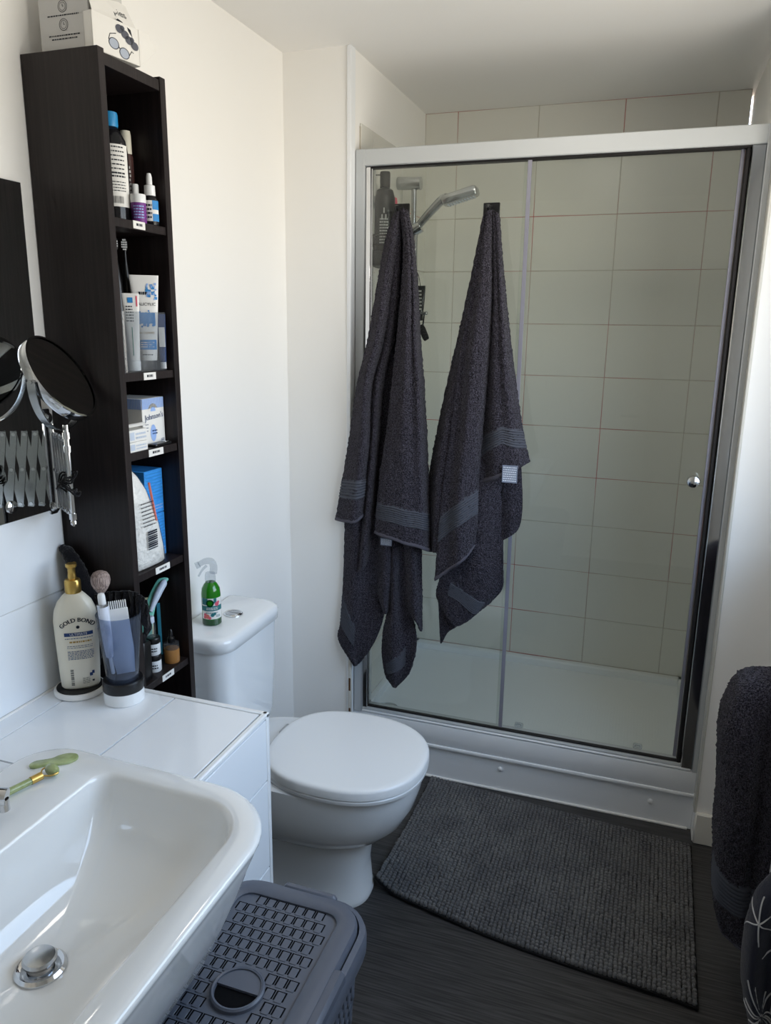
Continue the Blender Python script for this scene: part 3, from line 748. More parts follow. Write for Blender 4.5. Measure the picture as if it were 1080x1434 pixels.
A = Cloth([[(560, 296), (563, 293), (566, 292), (569, 294), (572, 300)], [(566, 340), (570, 338), (573, 338), (576, 339), (579, 342)],
           [(564, 400), (570, 400), (575, 400), (580, 400), (584, 400)], [(557, 475), (566, 475), (574, 475), (582, 475), (588, 475)],
           [(550, 540), (562, 540), (573, 541), (586, 541), (593, 540)], [(542, 607), (556, 608), (572, 609), (587, 610), (597, 610)],
           [(532, 672), (552, 676), (572, 679), (588, 681), (600, 682)], [(526, 747), (548, 756), (570, 763), (590, 769), (604, 773)]],
          [1.034, 1.010, 1.014, 1.018, 1.054])
B_ = Cloth([[(553, 300), (556, 297), (558, 296), (560, 296)], [(541, 335), (547, 335), (551, 335), (556, 335)], [(529, 399), (535, 399), (541, 399), (548, 399)],
            [(516, 475), (523, 475), (530, 475), (537, 475)], [(501, 540), (507, 540), (514, 540), (521, 540)], [(490, 615), (500, 616), (510, 618), (518, 619)],
            [(481, 670), (492, 671), (503, 671), (513, 669)], [(471, 728), (484, 732), (497, 732), (509, 722)]], [1.048, 1.020, 1.016, 1.038])
C_ = Cloth([[(557, 297), (560, 295), (563, 296)], [(546, 399), (552, 399), (559, 399)], [(535, 475), (543, 475), (552, 475)], [(520, 540), (528, 540), (537, 540)],
            [(516, 615), (523, 615), (531, 615)], [(512, 674), (518, 674), (527, 674)], [(505, 756), (511, 756), (520, 757)], [(499, 799), (506, 800), (514, 788)]], [1.052, 1.030, 1.058])
H_ = Cloth([[(556, 299), (564, 297), (571, 300)], [(533, 399), (556, 399), (580, 399)], [(506, 540), (548, 540), (588, 540)], [(488, 674), (540, 674), (596, 674)], [(485, 780), (540, 780), (588, 780)]], [1.056, 1.074, 1.066], ymax=1.088)
D_ = Cloth([[(484, 715), (496, 715), (512, 715), (530, 720)], [(482, 804), (495, 804), (513, 810), (537, 820)], [(478, 868), (492, 870), (510, 868), (538, 858)],
            [(475, 894), (489, 908), (506, 910), (526, 896)], [(496, 930), (498, 933), (500, 931), (505, 926)]], [1.052, 1.036, 1.054, 1.060])
E_ = Cloth([[(531, 745), (541, 745), (553, 745)], [(530, 800), (540, 800), (552, 800)], [(530, 832), (538, 832), (548, 830)], [(538, 856), (540, 860), (543, 856)]], [1.054, 1.038, 1.056])
I_ = Cloth([[(505, 750), (519, 752), (534, 758)], [(500, 797), (516, 800), (533, 805)], [(500, 802), (520, 824), (536, 845)], [(501, 806), (523, 834), (541, 860)]], [1.050, 1.056, 1.054])
F_ = Cloth([[(545, 745), (553, 745), (561, 745), (572, 747)], [(545, 800), (552, 800), (560, 800), (570, 800)], [(545, 844), (552, 844), (560, 844), (573, 848)],
            [(537, 881), (550, 880), (564, 880), (581, 876)], [(535, 916), (550, 920), (566, 920), (583, 905)], [(540, 945), (550, 950), (562, 948), (574, 940)], [(551, 961), (552, 963), (554, 962), (558, 958)]], [1.062, 1.042, 1.060, 1.056])
G_ = Cloth([[(566, 750), (576, 750), (584, 752), (591, 755)], [(569, 800), (578, 800), (585, 800), (591, 800)], [(571, 840), (580, 838), (588, 834), (591, 830)], [(573, 856), (582, 862), (588, 864), (591, 855)], [(577, 862), (584, 872), (589, 884), (591, 880)]], [1.052, 1.038, 1.050, 1.064])
A.pleat = (.0075, 2.6, .1); B_.pleat = (.006, 1.6, .3); H_.pleat = (.003, 4, .2); D_.pleat = (.005, 1.5, .2); F_.pleat = (.005, 1.4, .6)
make_towel('bath_towel', 'charcoal towel hung in two long points on the hook beside the wall',
           [(A, 44, 190), (B_, 30, 180), (C_, 20, 190), (H_, 40, 160), (D_, 40, 90), (E_, 20, 50), (I_, 28, 50), (F_, 30, 100), (G_, 24, 60)],
           [(A, [6.36, 6.36], [6.65, 6.62], 9, .02, .98), (B_, [6.0, 6.02], [6.42, 6.45], 7, .02, .98), (D_, [1.3, 2.1], [2.1, 2.9], 9, .02, .45), (F_, [4.3, 3.6], [4.9, 4.4], 9, .15, .7)],
           [(A, 6.90, 0, 1), (B_, 6.88, 0, 1)], [(533, 753, 549, 765, 1.030)])
K2 = Cloth([[(678, 302), (684, 299), (692, 300)], [(655, 414), (668, 414), (690, 414)], [(636, 499), (650, 499), (684, 499)], [(617, 584), (632, 584), (680, 584)], [(605, 647), (622, 647), (676, 647)], [(600, 690), (617, 690), (672, 690)], [(604, 770), (612, 774), (655, 772)]], [1.076, 1.028, 1.066], ymax=1.088)
P2 = Cloth([[(680, 300), (683, 296), (686, 294), (689, 294)], [(668, 362), (675, 360), (682, 360), (689, 360)], [(661, 414), (670, 414), (680, 414), (689, 414)], [(645, 497), (658, 497), (671, 497), (685, 497)],
            [(633, 600), (648, 600), (662, 600), (676, 600)], [(622, 681), (637, 681), (653, 681), (670, 681)], [(615, 745), (632, 742), (650, 738), (669, 730)], [(610, 813), (630, 799), (650, 784), (664, 764)]], [1.028, 1.016, 1.010, 1.036])
Q2 = Cloth([[(688, 294), (692, 295), (696, 298), (699, 305)], [(688, 360), (694, 360), (699, 360), (703, 360)], [(688, 414), (695, 414), (702, 414), (708, 414)], [(682, 497), (694, 497), (706, 497), (717, 495)],
            [(677, 564), (692, 564), (710, 564), (726, 564)], [(674, 620), (692, 618), (714, 614), (733, 610)], [(671, 678), (692, 672), (714, 662), (742, 647)]], [1.046, 1.024, 1.018, 1.042])
R1 = Cloth([[(700, 630), (715, 630), (729, 630)], [(702, 700), (716, 700), (732, 700)], [(702, 730), (716, 730), (729, 733)], [(704, 757), (713, 752), (722, 745)]], [1.062, 1.050, 1.062])
R2 = Cloth([[(650, 650), (668, 650), (686, 650), (705, 650)], [(640, 720), (662, 720), (684, 720), (705, 720)], [(630, 780), (655, 785), (682, 790), (705, 795)], [(615, 815), (645, 820), (678, 825), (704, 823)],
            [(612, 834), (640, 845), (668, 850), (693, 838)], [(619, 850), (636, 876), (652, 871), (673, 853)]], [1.056, 1.038, 1.044, 1.062])
T2 = Cloth([[(614, 830), (630, 845), (648, 855)], [(615, 862), (628, 872), (642, 875)], [(616, 885), (621, 887), (628, 885)], [(617, 900), (618, 901), (620, 899)]], [1.064, 1.058, 1.064])
P2.pleat = (.0075, 2.2, .2); Q2.pleat = (.007, 2.3, .5); K2.pleat = (.003, 3, .1); R2.pleat = (.006, 1.8, .1)
make_towel('bath_towel', 'charcoal towel gathered on the hook by the middle of the glass, care label showing',
           [(P2, 44, 190), (Q2, 40, 150), (K2, 40, 150), (R1, 26, 60), (R2, 44, 90), (T2, 20, 40)],
           [(P2, [5.62, 5.02], [6.22, 5.75], 11, .03, .97), (Q2, [4.86, 4.62, 4.78], [5.35, 5.12, 5.45], 8, .0, .98), (R2, [2.9, 3.7], [3.7, 4.5], 10, .2, .75)],
           [(P2, 6.86, 0, 1), (Q2, 5.82, 0, .8)], [(704, 651, 724, 677, .988)])
for px, py, lb in ((563, 297, 'black square adhesive hook on the glass beside the wall'), (688.5, 296, 'black square adhesive hook near the middle of the glass')):
    p = at(px, py, YF-.002); h = thing('towel_hook', lb, 'hook', (p[0], YF+.001, p[2]))
    MB().box(-.0245, .0245, -.005, 0, -.024, .024, bev=.002).obj('back_plate', 'black_plastic', h)
    MB().tube([(0, -.003, .010), (0, -.025, .004), (0, -.048, .002), (0, -.054, .012)], .006, n=16).obj('peg', 'black_plastic', h)

# radiator on the right wall with two cloths drying on it
ra = thing('radiator', 'white panel radiator on the wall under the window', 'radiator', (1.505, .20, .15))
b = MB(); b.box(-.018, .012, -.34, .34, 0, .60, bev=.006)
for k in range(17): b.box(-.026, -.016, -.32+.04*k-.012, -.32+.04*k+.012, .04, .56, bev=.004)
b.obj('panel', 'gloss_white', ra)
for y in (-.25, .25): MB().box(.010, XR-1.506, y-.015, y+.015, .1, .5).obj('bracket', 'gloss_white', ra)
b = MB(); b.tube([(0, -.36, -.15), (0, -.36, .03), (0, -.33, .035)], .008, n=14); b.obj('pipe', 'chrome', ra)
# a bulky folded towel hung over the radiator end: rows go down, columns run round its outside
tz = [(.806, 1.475, .0), (.806, 1.43, .35), (.790, 1.385, .7), (.737, 1.362, .92), (.680, 1.354, 1), (.60, 1.360, 1), (.50, 1.368, 1), (.42, 1.370, 1), (.34, 1.378, 1), (.26, 1.384, 1), (.20, 1.394, 1), (.165, 1.406, 1)]
fold = [.0, .010, -.006, .012, -.008, .008, .0]
rows = []
for i, (Z, X, k) in enumerate(tz):
    y0, y1 = .535-.085*k, .545+.055*k; q = min(1, i/5)
    r_ = [(1.555, y1, Z), (X+.05, y1, Z), (X+.008, y1-.02*k, Z), (X, .535, Z), (X+.006, y0+.025*k, Z)]
    for j in range(7): r_.append((X+.022+(1.555-X-.022)*j/6, y0-fold[j]*q*1.3+.006*math.sin(i*.8+j)*q, Z+(.012*j/6 if i < 4 else 0)-(.02*j/6 if i > 9 else 0)))
    rows.append(r_)
RT = Cloth(rows, px=False)
t3 = thing('bath_towel', 'thick charcoal towel draped over the radiator', 'towel', (1.45, .52, .5), group='charcoal towels')
Mo = Matrix.Translation((-1.45, -.52, -.5))
MB().sheet(RT.grid(110, 190), .010, M=Mo, fuzz=.0013, rng=NR).obj('terry_cloth', 'towel', t3, angle=80)
U = np.linspace(.30, 1, 10)
MB().sheet(RT.strip([7.9, 8.3, 8.5], [9.1, 9.4, 9.6], .0068, 9, .30, .99, 50, 56), .002, M=Mo).obj('woven_band', 'towel_band', t3, angle=80)
MB().sheet(RT.strip([10.75], [11], .0068, 0, .20, .99, 40, 5), .002, M=Mo).obj('hem', 'towel_hem', t3, angle=80)
gz = [(.70, 1.505), (.62, 1.485), (.54, 1.462), (.495, 1.446), (.456, 1.427), (.41, 1.419), (.368, 1.415), (.30, 1.417), (.247, 1.422), (.19, 1.435), (.14, 1.448), (.07, 1.458)]
rows = []
for i, (Z, X) in enumerate(gz):
    rows.append([(X+.03, .285, Z), (X+.004, .268, Z), (X, .248, Z)]+[(X+.014+(1.553-X-.014)*j/4, .232-(.012, -.008, .010, -.010, .0)[j]+.005*math.sin(i*.7+j*1.3), Z-.01*j/4) for j in range(5)])
GT = Cloth(rows, px=False)
g = thing('printed_cloth', 'dark navy cloth with white starburst lines hanging on the radiator', 'cloth', (1.49, .24, .4)); Mo = Matrix.Translation((-1.49, -.24, -.4))
MB().sheet(GT.grid(60, 120), .004, M=Mo, fuzz=.0003, rng=NR).obj('fabric', 'navy_cloth', g, angle=80)
b = MB(); stars = [(.50, 9.1, 14), (.78, 5.6, 11), (.42, 5.0, 6)]
for su_, sv_, n_ in stars:
    for k in range(n_):
        a_ = 2*math.pi*(k+.3)/n_; L_ = RND.uniform(.55, 1.0)
        pts = []
        for q in np.linspace(.02, L_, 14):
            u = su_+.36*q*math.cos(a_); v = sv_+(1.7 if k % 3 else 3.2)*q*math.sin(a_)
            if 0 <= u <= 1 and 1 < v < 11: pts.append(GT.ev(np.array([[u]]), np.array([[v]]))[0, 0]+[-.0015, -.0032, 0])
        if len(pts) > 2: b.tube(pts, .0016, seg=5, M=Mo)
b.obj('starburst_print', 'white_thread', g)

# ------------------------------------------------------------------ things inside the shower
rs = thing('riser_rail', 'chrome shower rail and hand shower on the shower side wall', 'shower', (XS+.007, 1.5, 1.2))
zz = 1.2
b = MB(); b.tube([(0, 0, .835), (.085, 0, .832)], .0215, seg=24); b.obj('rail_bracket', 'brushed', rs)
MB().tube([(.060, 0, .82), (.060, 0, .15)], .0095, seg=16).obj('rail', 'brushed', rs)
MB().tube([(0, 0, .15), (.072, 0, .15)], .016, seg=18).obj('rail_bracket', 'brushed', rs)
b = MB(); b.tube([(.04, -.004, .665), (.088, -.004, .690)], .020, seg=20); b.obj('slider', 'chrome', rs)
hp = [at(583, 320, 1.5), at(600, 300, 1.5), at(618, 281, 1.5), at(627, 276, 1.5)]
hp = [p-np.array([XS+.007, 1.5, zz]) for p in hp]
MB().tube(hp, [.012, .0145, .016, .015], n=18, seg=16).obj('handset_handle', 'brushed', rs)
p0, p1 = at(622, 281, 1.5), at(669, 265, 1.5); d = p1-p0; Ln = np.linalg.norm(d); d /= Ln
ang = math.atan2(d[2], d[0]); MM = Matrix.Translation(p0-np.array([XS+.007, 1.5, zz])) @ Matrix.Rotation(-ang, 4, 'Y')
b = MB(); b.box(-.006, Ln, -.030, .030, -.020, .014, bev=.010, seg=2, M=MM); b.obj('spray_head', 'brushed', rs)
b = MB()
for i in range(10):
    for j in range(4): b.box(.012+.010*i, .017+.010*i, -.018+.010*j, -.013+.010*j, -.0225, -.0195, M=MM)
o = b.obj('spray_nozzle', 'pale_grey', rs); o['kind'] = 'stuff'
hs = [tuple(hp[0]), (.075, -.02, .60), (.085, -.03, .40), (.10, -.06, .1), (.10, -.05, -.2), (.06, 0, -.25), (.02, .02, -.1), (0, .02, -.02)]
MB().tube(hs, .007, n=70, seg=10).obj('hose', 'brushed', rs)
cad = thing('shower_caddy', 'dark wire caddy basket on the shower side wall', 'caddy', (XS+.007, 1.255, 1.74))
b = MB()
for z in (.0, .03, .06, .09):
    b.tube([(.0, -.07, z), (.085, -.07, z), (.085, .07, z), (.0, .07, z), (0, -.07, z)], .003, seg=6)
for y in np.linspace(-.07, .07, 8): b.tube([(0, y, .09), (0, y, 0), (.085, y, 0), (.085, y, .09)], .0022, seg=6)
b.box(.0, .086, -.071, .071, -.002, .045, bev=.003)
b.obj('basket', 'black_matt', cad)
MB().box(-.0, .004, -.05, .05, .08, .14, bev=.001).obj('back_plate', 'black_matt', cad)
def lathe_thing(name, label, cat, loc, parts, seg=28, rz=0, group=None):
    t = thing(name, label, cat, loc, rz, group)
    for nm, pr, m in parts: MB().lathe(pr, seg=seg).obj(nm, m, t)
    return t
t = lathe_thing('shampoo_bottle', 'tall black bottle standing in the shower caddy', 'bottle', (XS+.052, 1.235, 1.785),
    [('bottle_body', [(.030, 0), (.033, .004), (.034, .12), (.033, .16), (.026, .185), (.014, .192)], 'black_plastic'), ('cap', [(.016, .193), (.0165, .215), (.0165, .236), (.015, .24)], 'black_matt')])
b = MB(); fn = cyl_fn(.0338, a0=math.radians(-75)); b.lines(fn, -.014, .014, .02, .10, 9, 0)
for p in ((-.006, .105), (.0, .125), (.006, .105)): b.quad(fn, p[0]-.002, p[0]+.002, p[1]-.012, p[1]+.004, 0, 1)
b.obj('printed_label', 'card_grey', t)
lathe_thing('soap_bottle', 'small white bottle with a pink cap in the shower caddy', 'bottle', (XS+.055, 1.298, 1.785),
    [('bottle_body', [(.020, 0), (.024, .004), (.024, .12), (.018, .15)], 'plastic_white'), ('cap', [(.018, .150), (.018, .158), (.016, .171), (.008, .174)], 'pink')])
# squeezed tube and razor hanging below the hand shower
p = at(588, 440, 1.46)
t = thing('facewash_tube', 'black squeeze tube hanging from the shower rail', 'tube', tuple(p))
b = MB(); R = []
for z, w, th in ((.0, .012, .012), (.01, .013, .012), (.05, .017, .009), (.085, .019, .003), (.097, .019, .0015)): R.append([(x, y, z) for x, y in supell(w, th, 24, 2.3)])
b.loft(R); b.obj('tube_body', 'black_plastic', t)
MB().lathe([(.010, -.022), (.011, -.020), (.011, 0)], seg=20).obj('cap', 'black_matt', t)
b = MB(); b.lines(lambda x, y: (x, -.0135, y), -.010, .010, .012, .085, 6, 0); b.obj('print', 'card_grey', t)
MB().tube([(0, 0, .095), (-.01, .01, .13), (-.030, .03, .16), (-.03, .035, .17)], .0012, n=14, seg=5).obj('string', 'black_matt', t)
t = thing('shower_razor', 'dark razor hanging below the black tube in the shower', 'razor', tuple(at(592, 470, 1.46)))
MB().tube([(.004, 0, .075), (.001, 0, .045), (.0, -.004, .03)], .003, n=10).obj('neck', 'black_plastic', t)
MB().tube([(-.006, 0, .035), (.0, -.004, .022), (.012, -.006, -.004), (.018, -.006, -.014)], [.008, .012, .012, .009], n=16, seg=14).obj('handle', 'black_matt', t)
MB().box(-.016, .016, -.008, .008, .072, .084, bev=.003).obj('blade_head', 'brushed', t)

# ------------------------------------------------------------------ small things on the shelves
def facing(t, a=VIEW): t.rotation_euler = (0, 0, a+R90); return t     # local -y looks along a
def plane_fn(y0): return lambda x, y: (x, y0, y)
Z1, Z2, Z3, Z4, Z5 = SH[1], SH[2], SH[3], SH[4], SH[5]
AV = VIEW
t = lathe_thing('micellar_bottle', 'clear bottle with blue cap and white label on the top shelf', 'bottle', (.106, .104, Z1),
    [('bottle_body', [(.026, 0), (.0295, .004), (.030, .02), (.030, .130), (.027, .150), (.019, .166), (.0125, .174), (.0125, .178)], 'clear_liquid'),
     ('cap', [(.0145, .174), (.0152, .178), (.0152, .196), (.014, .200), (.004, .2005)], 'cap_blue')])
b = MB(); fn = cyl_fn(.0302, a0=AV); b.quad(fn, -.032, .034, .028, .140, 0, 14); fn = cyl_fn(.0302, a0=AV, off=.0008)
b.lines(fn, -.022, .024, .086, .140, 7, 1, fill=.3); b.quad(fn, -.022, -.006, .082, .094, 2, 4); b.lines(fn, -.002, .024, .080, .092, 2, 1); b.lines(fn, -.022, .024, .055, .076, 4, 1, fill=.3)
for k in range(14): b.quad(fn, -.004+.0016*k, -.004+.0016*k+RND.choice((.0005, .0009)), .034, .047, 1, 1)
b.obj('printed_label', ['paper', 'ink', 'label_blue'], t)
t = lathe_thing('brown_bottle', 'slim brown bottle with a pale cap behind the purple jar', 'bottle', (.098, .160, Z1),
    [('bottle_body', [(.012, 0), (.0128, .003), (.0128, .132), (.011, .137)], 'brown_glass'), ('cap', [(.0105, .137), (.011, .139), (.0105, .172), (.0095, .180), (.003, .181)], 'stone_cap')])
b = MB(); fn = cyl_fn(.0129, a0=AV, off=.0006); b.lines(fn, -.004, .006, .045, .115, 9, 0, fill=.6); b.obj('print', 'card_grey', t)
t = lathe_thing('purple_jar', 'small purple jar with a white lid beside the dropper bottle', 'jar', (.149, .119, Z1),
    [('jar_body', [(.0135, 0), (.0145, .002), (.0145, .038)], 'purple'), ('jar_lid', [(.0148, .038), (.0150, .040), (.0150, .052), (.014, .054), (.003, .0545)], 'plastic_white')])
b = MB(); fn = cyl_fn(.0145, a0=AV, off=.0005); b.lines(fn, -.010, .010, .008, .034, 5, 0, fill=.45); b.obj('print', 'pale_blue', t)
t = lathe_thing('dropper_bottle', 'small dropper bottle with white pipette top and blue label', 'bottle', (.149, .1585, Z1),
    [('bottle_body', [(.0145, 0), (.0155, .003), (.0155, .048), (.012, .055), (.009, .057)], 'clear_liquid'), ('collar', [(.0105, .057), (.011, .058), (.0105, .076), (.006, .078)], 'plastic_white'), ('bulb', [(.0058, .078), (.0056, .092), (.004, .099), (.001, .100)], 'plastic_white')])
b = MB(); fn = cyl_fn(.0155, a0=AV, off=.0004); b.quad(fn, -.014, .018, .008, .047, 0, 8); fn = cyl_fn(.0155, a0=AV, off=.0008); b.quad(fn, .003, .018, .030, .047, 2, 4); b.quad(fn, .003, .018, .008, .022, 2, 4); b.lines(fn, -.012, .002, .012, .042, 4, 1)
b.obj('printed_label', ['paper', 'ink', 'label_blue'], t)
lathe_thing('serum_bottle', 'tiny white-capped bottle at the back of the top shelf', 'bottle', (.124, .146, Z1),
    [('bottle_body', [(.008, 0), (.0085, .002), (.0085, .05), (.006, .054)], 'clear_liquid'), ('cap', [(.0065, .054), (.0068, .056), (.0068, .076), (.006, .078)], 'plastic_white')], 20)
# second shelf: clear tub with brushes and tubes
t = thing('clear_tub', 'clear plastic tub holding toothbrushes and tubes on the second shelf', 'tub', (.122, .100, Z2))
b = MB(); o1 = [(x, y) for x, y in rrect(-.042, .042, -.075, .075, .012, 5)]; o2 = [(x, y) for x, y in rrect(-.0405, .0405, -.0735, .0735, .0105, 5)]
b.loft([[(x*.94, y*.96, 0) for x, y in o1], [(x, y, .118) for x, y in o1], [(x, y, .118) for x, y in o2], [(x*.94, y*.96, .002) for x, y in o2]]); b.obj('tub_wall', 'clear_plastic', t)
for (x, y, lb, hh) in ((.096, .137, 'black electric toothbrush nearer the shelf opening', .0), (.092, .113, 'black electric toothbrush nearer the tall side panel', .004)):
    t = thing('electric_toothbrush', lb, 'toothbrush', (x, y, Z2+.003), AV+R90, group='black electric toothbrushes in the clear tub')
    MB().lathe([(.0115, 0), (.0125, .003), (.0125, .12), (.0115, .150), (.010, .162)], seg=22).obj('handle', 'black_plastic', t)
    b = MB(); b.lathe([(.0102, .162), (.0098, .170), (.0065, .195), (.004, .215), (.0032, .240)], seg=18); b.loft([[(px_, py_, z) for px_, py_ in supell(w, .0035, 16, 2)] for z, w in ((.234, .003), (.238, .0055), (.247, .0062), (.256, .0055), (.260, .003))])
    b.obj('brush_head', 'black_plastic', t)
    b = MB()
    for i in range(-2, 3):
        for j in range(5):
            if abs(i)+abs(j-2) < 4: b.box(i*.0023-.0008, i*.0023+.0008, -.011, -.003, .2365+j*.0045, .2390+j*.0045)
    o = b.obj('bristles', 'plastic_white', t); o['kind'] = 'stuff'
def tube_thing(name, label, loc, hgt, w, r, m, capm, caph, capr, rz):
    t = thing(name, label, 'tube', loc, rz); R = []
    for k in np.linspace(0, 1, 9):
        R.append([(x, y, caph+(hgt-caph)*k) for x, y in supell(r+(w-r)*k, r*(1-k)**.8+.0012, 26, 2+k*1.5)])
    MB().loft(R).obj('tube_body', m, t); MB().lathe([(capr*.96, 0), (capr, .001), (capr, caph-.001), (capr*.92, caph)], seg=24).obj('cap', capm, t)
    return t
def tube_fn(hgt, w, r, caph): # print on the front (-y) of a squeezed tube
    def fn(x, y):
        k = min(1, max(0, (y-caph)/(hgt-caph))); a, c, e = r+(w-r)*k, r*(1-k)**.8+.0012, 2+k*1.5
        return (x, -c*max(0, 1-min(1, abs(x)/a)**e)**(1/e)-.0007, y)
    return fn
t = tube_thing('salicylic_tube', 'large white and blue cream tube standing on its cap in the clear tub', (.136, .1400, Z2+.003), .188, .029, .0175, 'matt_white', 'clear_plastic', .018, .0165, AV+R90)
b = MB(); fn = tube_fn(.188, .029, .0175, .018)
for x0, x1, y0, y1 in ((-.017, .018, .092, .114), (-.017, .018, .040, .060)): b.quad(fn, x0, x1, y0, y1, 0, 10)
for k in range(26):
    x, y = RND.uniform(-.014, .018), RND.uniform(.086, .118); q = RND.uniform(.001, .0035); b.quad(fn, x-q, min(.0195, x+q), y-q, y+q, 0, 2)
for k in range(30):
    x = RND.uniform(.004, .022); y = RND.uniform(.140, .172); q = RND.uniform(.001, .003); b.quad(fn, x-q, x+q, y-q, y+q, RND.choice((0, 1)), 2)
b.text('SALICYLIC', .0085, 2, fn=lambda x, y: fn(x+.001, y+.128)); b.lines(fn, -.012, .012, .148, .156, 1, 2, fill=.7); b.text('SA CLEANSE', .0055, 3, fn=lambda x, y: fn(x, y+.072)); b.lines(fn, -.013, .013, .044, .057, 3, 4, fill=.4); b.lines(fn, -.011, .011, .028, .032, 1, 2)
b.obj('printed_label', ['label_blue', 'pale_blue', 'ink', 'ink_gold', 'paper'], t)
t = tube_thing('toothpaste_tube', 'slim white toothpaste tube with a green stripe in the clear tub', (.147, .078, Z2+.003), .150, .0165, .0115, 'matt_white', 'plastic_white', .020, .0125, AV+R90)
b = MB(); fn = tube_fn(.150, .0165, .0115, .020); b.quad(fn, -.001, .0006, .030, .085, 0, 2); b.lines(fn, -.010, .004, .095, .128, 6, 1, fill=.4); b.quad(fn, .010, .0125, .125, .145, 2, 2); b.quad(fn, -.006, .004, .132, .142, 3, 3)
b.obj('printed_label', ['mint_dark', 'ink', 'pink', 'label_blue'], t)
t = tube_thing('blue_tube', 'narrow dark blue and white tube tucked at the end of the clear tub', (.154, .1655, Z2+.003), .112, .009, .0065, 'navy', 'plastic_white', .014, .0062, AV+R90)
b = MB(); fn = tube_fn(.112, .009, .0065, .014); b.quad(fn, -.006, .006, .045, .085, 0, 4); b.obj('printed_label', ['paper'], t)
# third shelf
t = thing('cotton_bud_box', 'white and pale blue cotton bud box on the third shelf', 'box', (.095, .1415, Z3))
MB().box(-.044, .044, -.038, .038, 0, .100, bev=.0012).obj('carton', 'paper', t)
b = MB()
for k in range(22): b.box(.0436, .0446, -.0375+.0034*k, -.0375+.0034*k+.0022, .078, .0995); b.box(-.044+.004*k, -.044+.004*k+.0026, -.0386, -.0376, .078, .0995)
ff = lambda x, y: (.0448, x, y)
for a_, bq in ((.0165, 0), (.009, 1)):
    pts = [(0, -.002+a_*math.cos(q), .072+a_*math.sin(q)) for q in np.linspace(0, math.pi, 16)]
    b.add([(.0446+.0003*bq, p[1], p[2]) for p in pts], [tuple(range(16))], 1-bq, flat=True)
pts = [(-.004+.010*math.cos(q), .026+.018*math.sin(q)) for q in np.linspace(0, 2*math.pi, 24)]; b.add([(.0446, p[0], p[1]) for p in pts], [tuple(range(24))], 0, flat=True)
b.text('Johnson\'s', .0165, 2, fn=lambda x, y: (.0450, x+.001, y+.056+x*.06)); b.lines(ff, -.008, .010, .022, .034, 2, 2); b.lines(ff, .022, .033, .006, .012, 2, 2); b.lines(ff, -.030, -.020, .03, .05, 3, 2, fill=.2)
b.obj('printed_label', ['pale_blue', 'paper', 'navy'], t)
for lb, z0, x0, hh in (('white floss packet with open flap, lying on the third shelf', 0, .150, .020), ('white floss packet with open flap, lying on the other packet', .0205, .146, .024)):
    t = thing('floss_packet', lb, 'packet', (.133, .0535, Z3+z0))
    MB().box(-.030, .030, -.032, .030, 0, hh, bev=.001).obj('carton', 'paper', t)
    b = MB(); n = 10; R = []
    for k in range(n): a_ = k/(n-1); R.append((a_*.036, hh+.001+.010*math.sin(a_*2.6)))
    P = np.array([[(.006+q[0]*.62, y-.004, q[1]) for y in np.linspace(-.022, .036, 8)] for q in R]); b.sheet(P, .0008); b.obj('open_flap', 'paper', t)
    b = MB(); b.quad(lambda x, y: (x, y, hh+.0005), -.026, .004, -.028, -.008, 0, 2); b.quad(lambda x, y: (.0306, x, y), -.026, -.012, .004, hh-.004, 1, 2); b.lines(lambda x, y: (.0306, x, y), -.008, .026, .004, hh-.004, 2, 1); b.obj('print', ['mint_dark', 'pale_grey'], t)
t = thing('tweezer_pouch', 'small dark pouch with a shiny clip lying before the cotton bud box', 'pouch', (.1525, .1415, Z3))
MB().prism(rrect(-.011, .011, -.032, .028, .005, 4), 0, .006, bev=.002).obj('pouch', 'black_plastic', t); MB().prism(rrect(-.006, .006, .008, .032, .004, 4), .006, .0075, bev=.0005).obj('clip', 'chrome', t)
# fourth shelf
for k, (lb, dz) in enumerate((('bright blue carton standing on the fourth shelf behind the cotton bag', 0), ('bright blue carton stacked on the other blue carton', .0995))):
    t = thing('blue_carton', lb, 'box', (.075, .1475, Z4+dz))
    MB().box(-.050, .050, -.032, .032, 0, .0985, bev=.0012).obj('carton', 'box_blue', t)
    b = MB(); b.lines(lambda x, y: (.0505, x, y), -.028, .028, .008, .022, 2, 0, fill=.4)
    for i in range(9): b.quad(lambda x, y: (.0505, x, y), -.029, .029, .034+.007*i, .0355+.007*i, 1, 2)
    b.obj('print', ['pale_blue', 'label_blue'], t)
t = thing('cotton_bag', 'clear bag of white cotton pads leaning on the fourth shelf', 'bag', (.146, .080, Z4)); R = []
for z, y0, y1, th in ((.0, -.040, .052, .006), (.006, -.046, .054, .013), (.04, -.050, .048, .017), (.09, -.052, .036, .017), (.13, -.052, .020, .015), (.17, -.050, .002, .011), (.20, -.048, -.020, .006), (.214, -.046, -.034, .002)):
    R.append([(x+.001, (y0+y1)/2+y, z) for x, y in supell(th, (y1-y0)/2, 30, 2.6)])
MB().loft(R).obj('cotton_pads', 'cotton', t, angle=80)
b = MB(); b.loft([[(x*1.10+.0004, y*1.03, z*1.012) for x, y, z in r] for r in R]); b.box(-.001, .0005, .045, .064, .0, .022); b.obj('bag_film', 'bag_film', t, angle=80)
fnb = lambda x, y: (.0215-max(0, (y-.10))*.06, x, y)
b = MB(); b.lines(lambda x, y: (.0225-max(0, y-.10)*.085, x, y), -.035, .008, .095, .150, 7, 0, fill=.3)
for k in range(9): b.quad(lambda x, y: (.0225, x, y), -.022, .010, .045+.0045*k, .0472+.0045*k+(.0012 if k % 3 else 0), 0, 3)
b.tube([(.016, .000+.018*q, .185-.085*q) for q in np.linspace(0, 1, 8)], .0025, seg=6, m=1); b.obj('print', ['ink', 'red_print'], t)
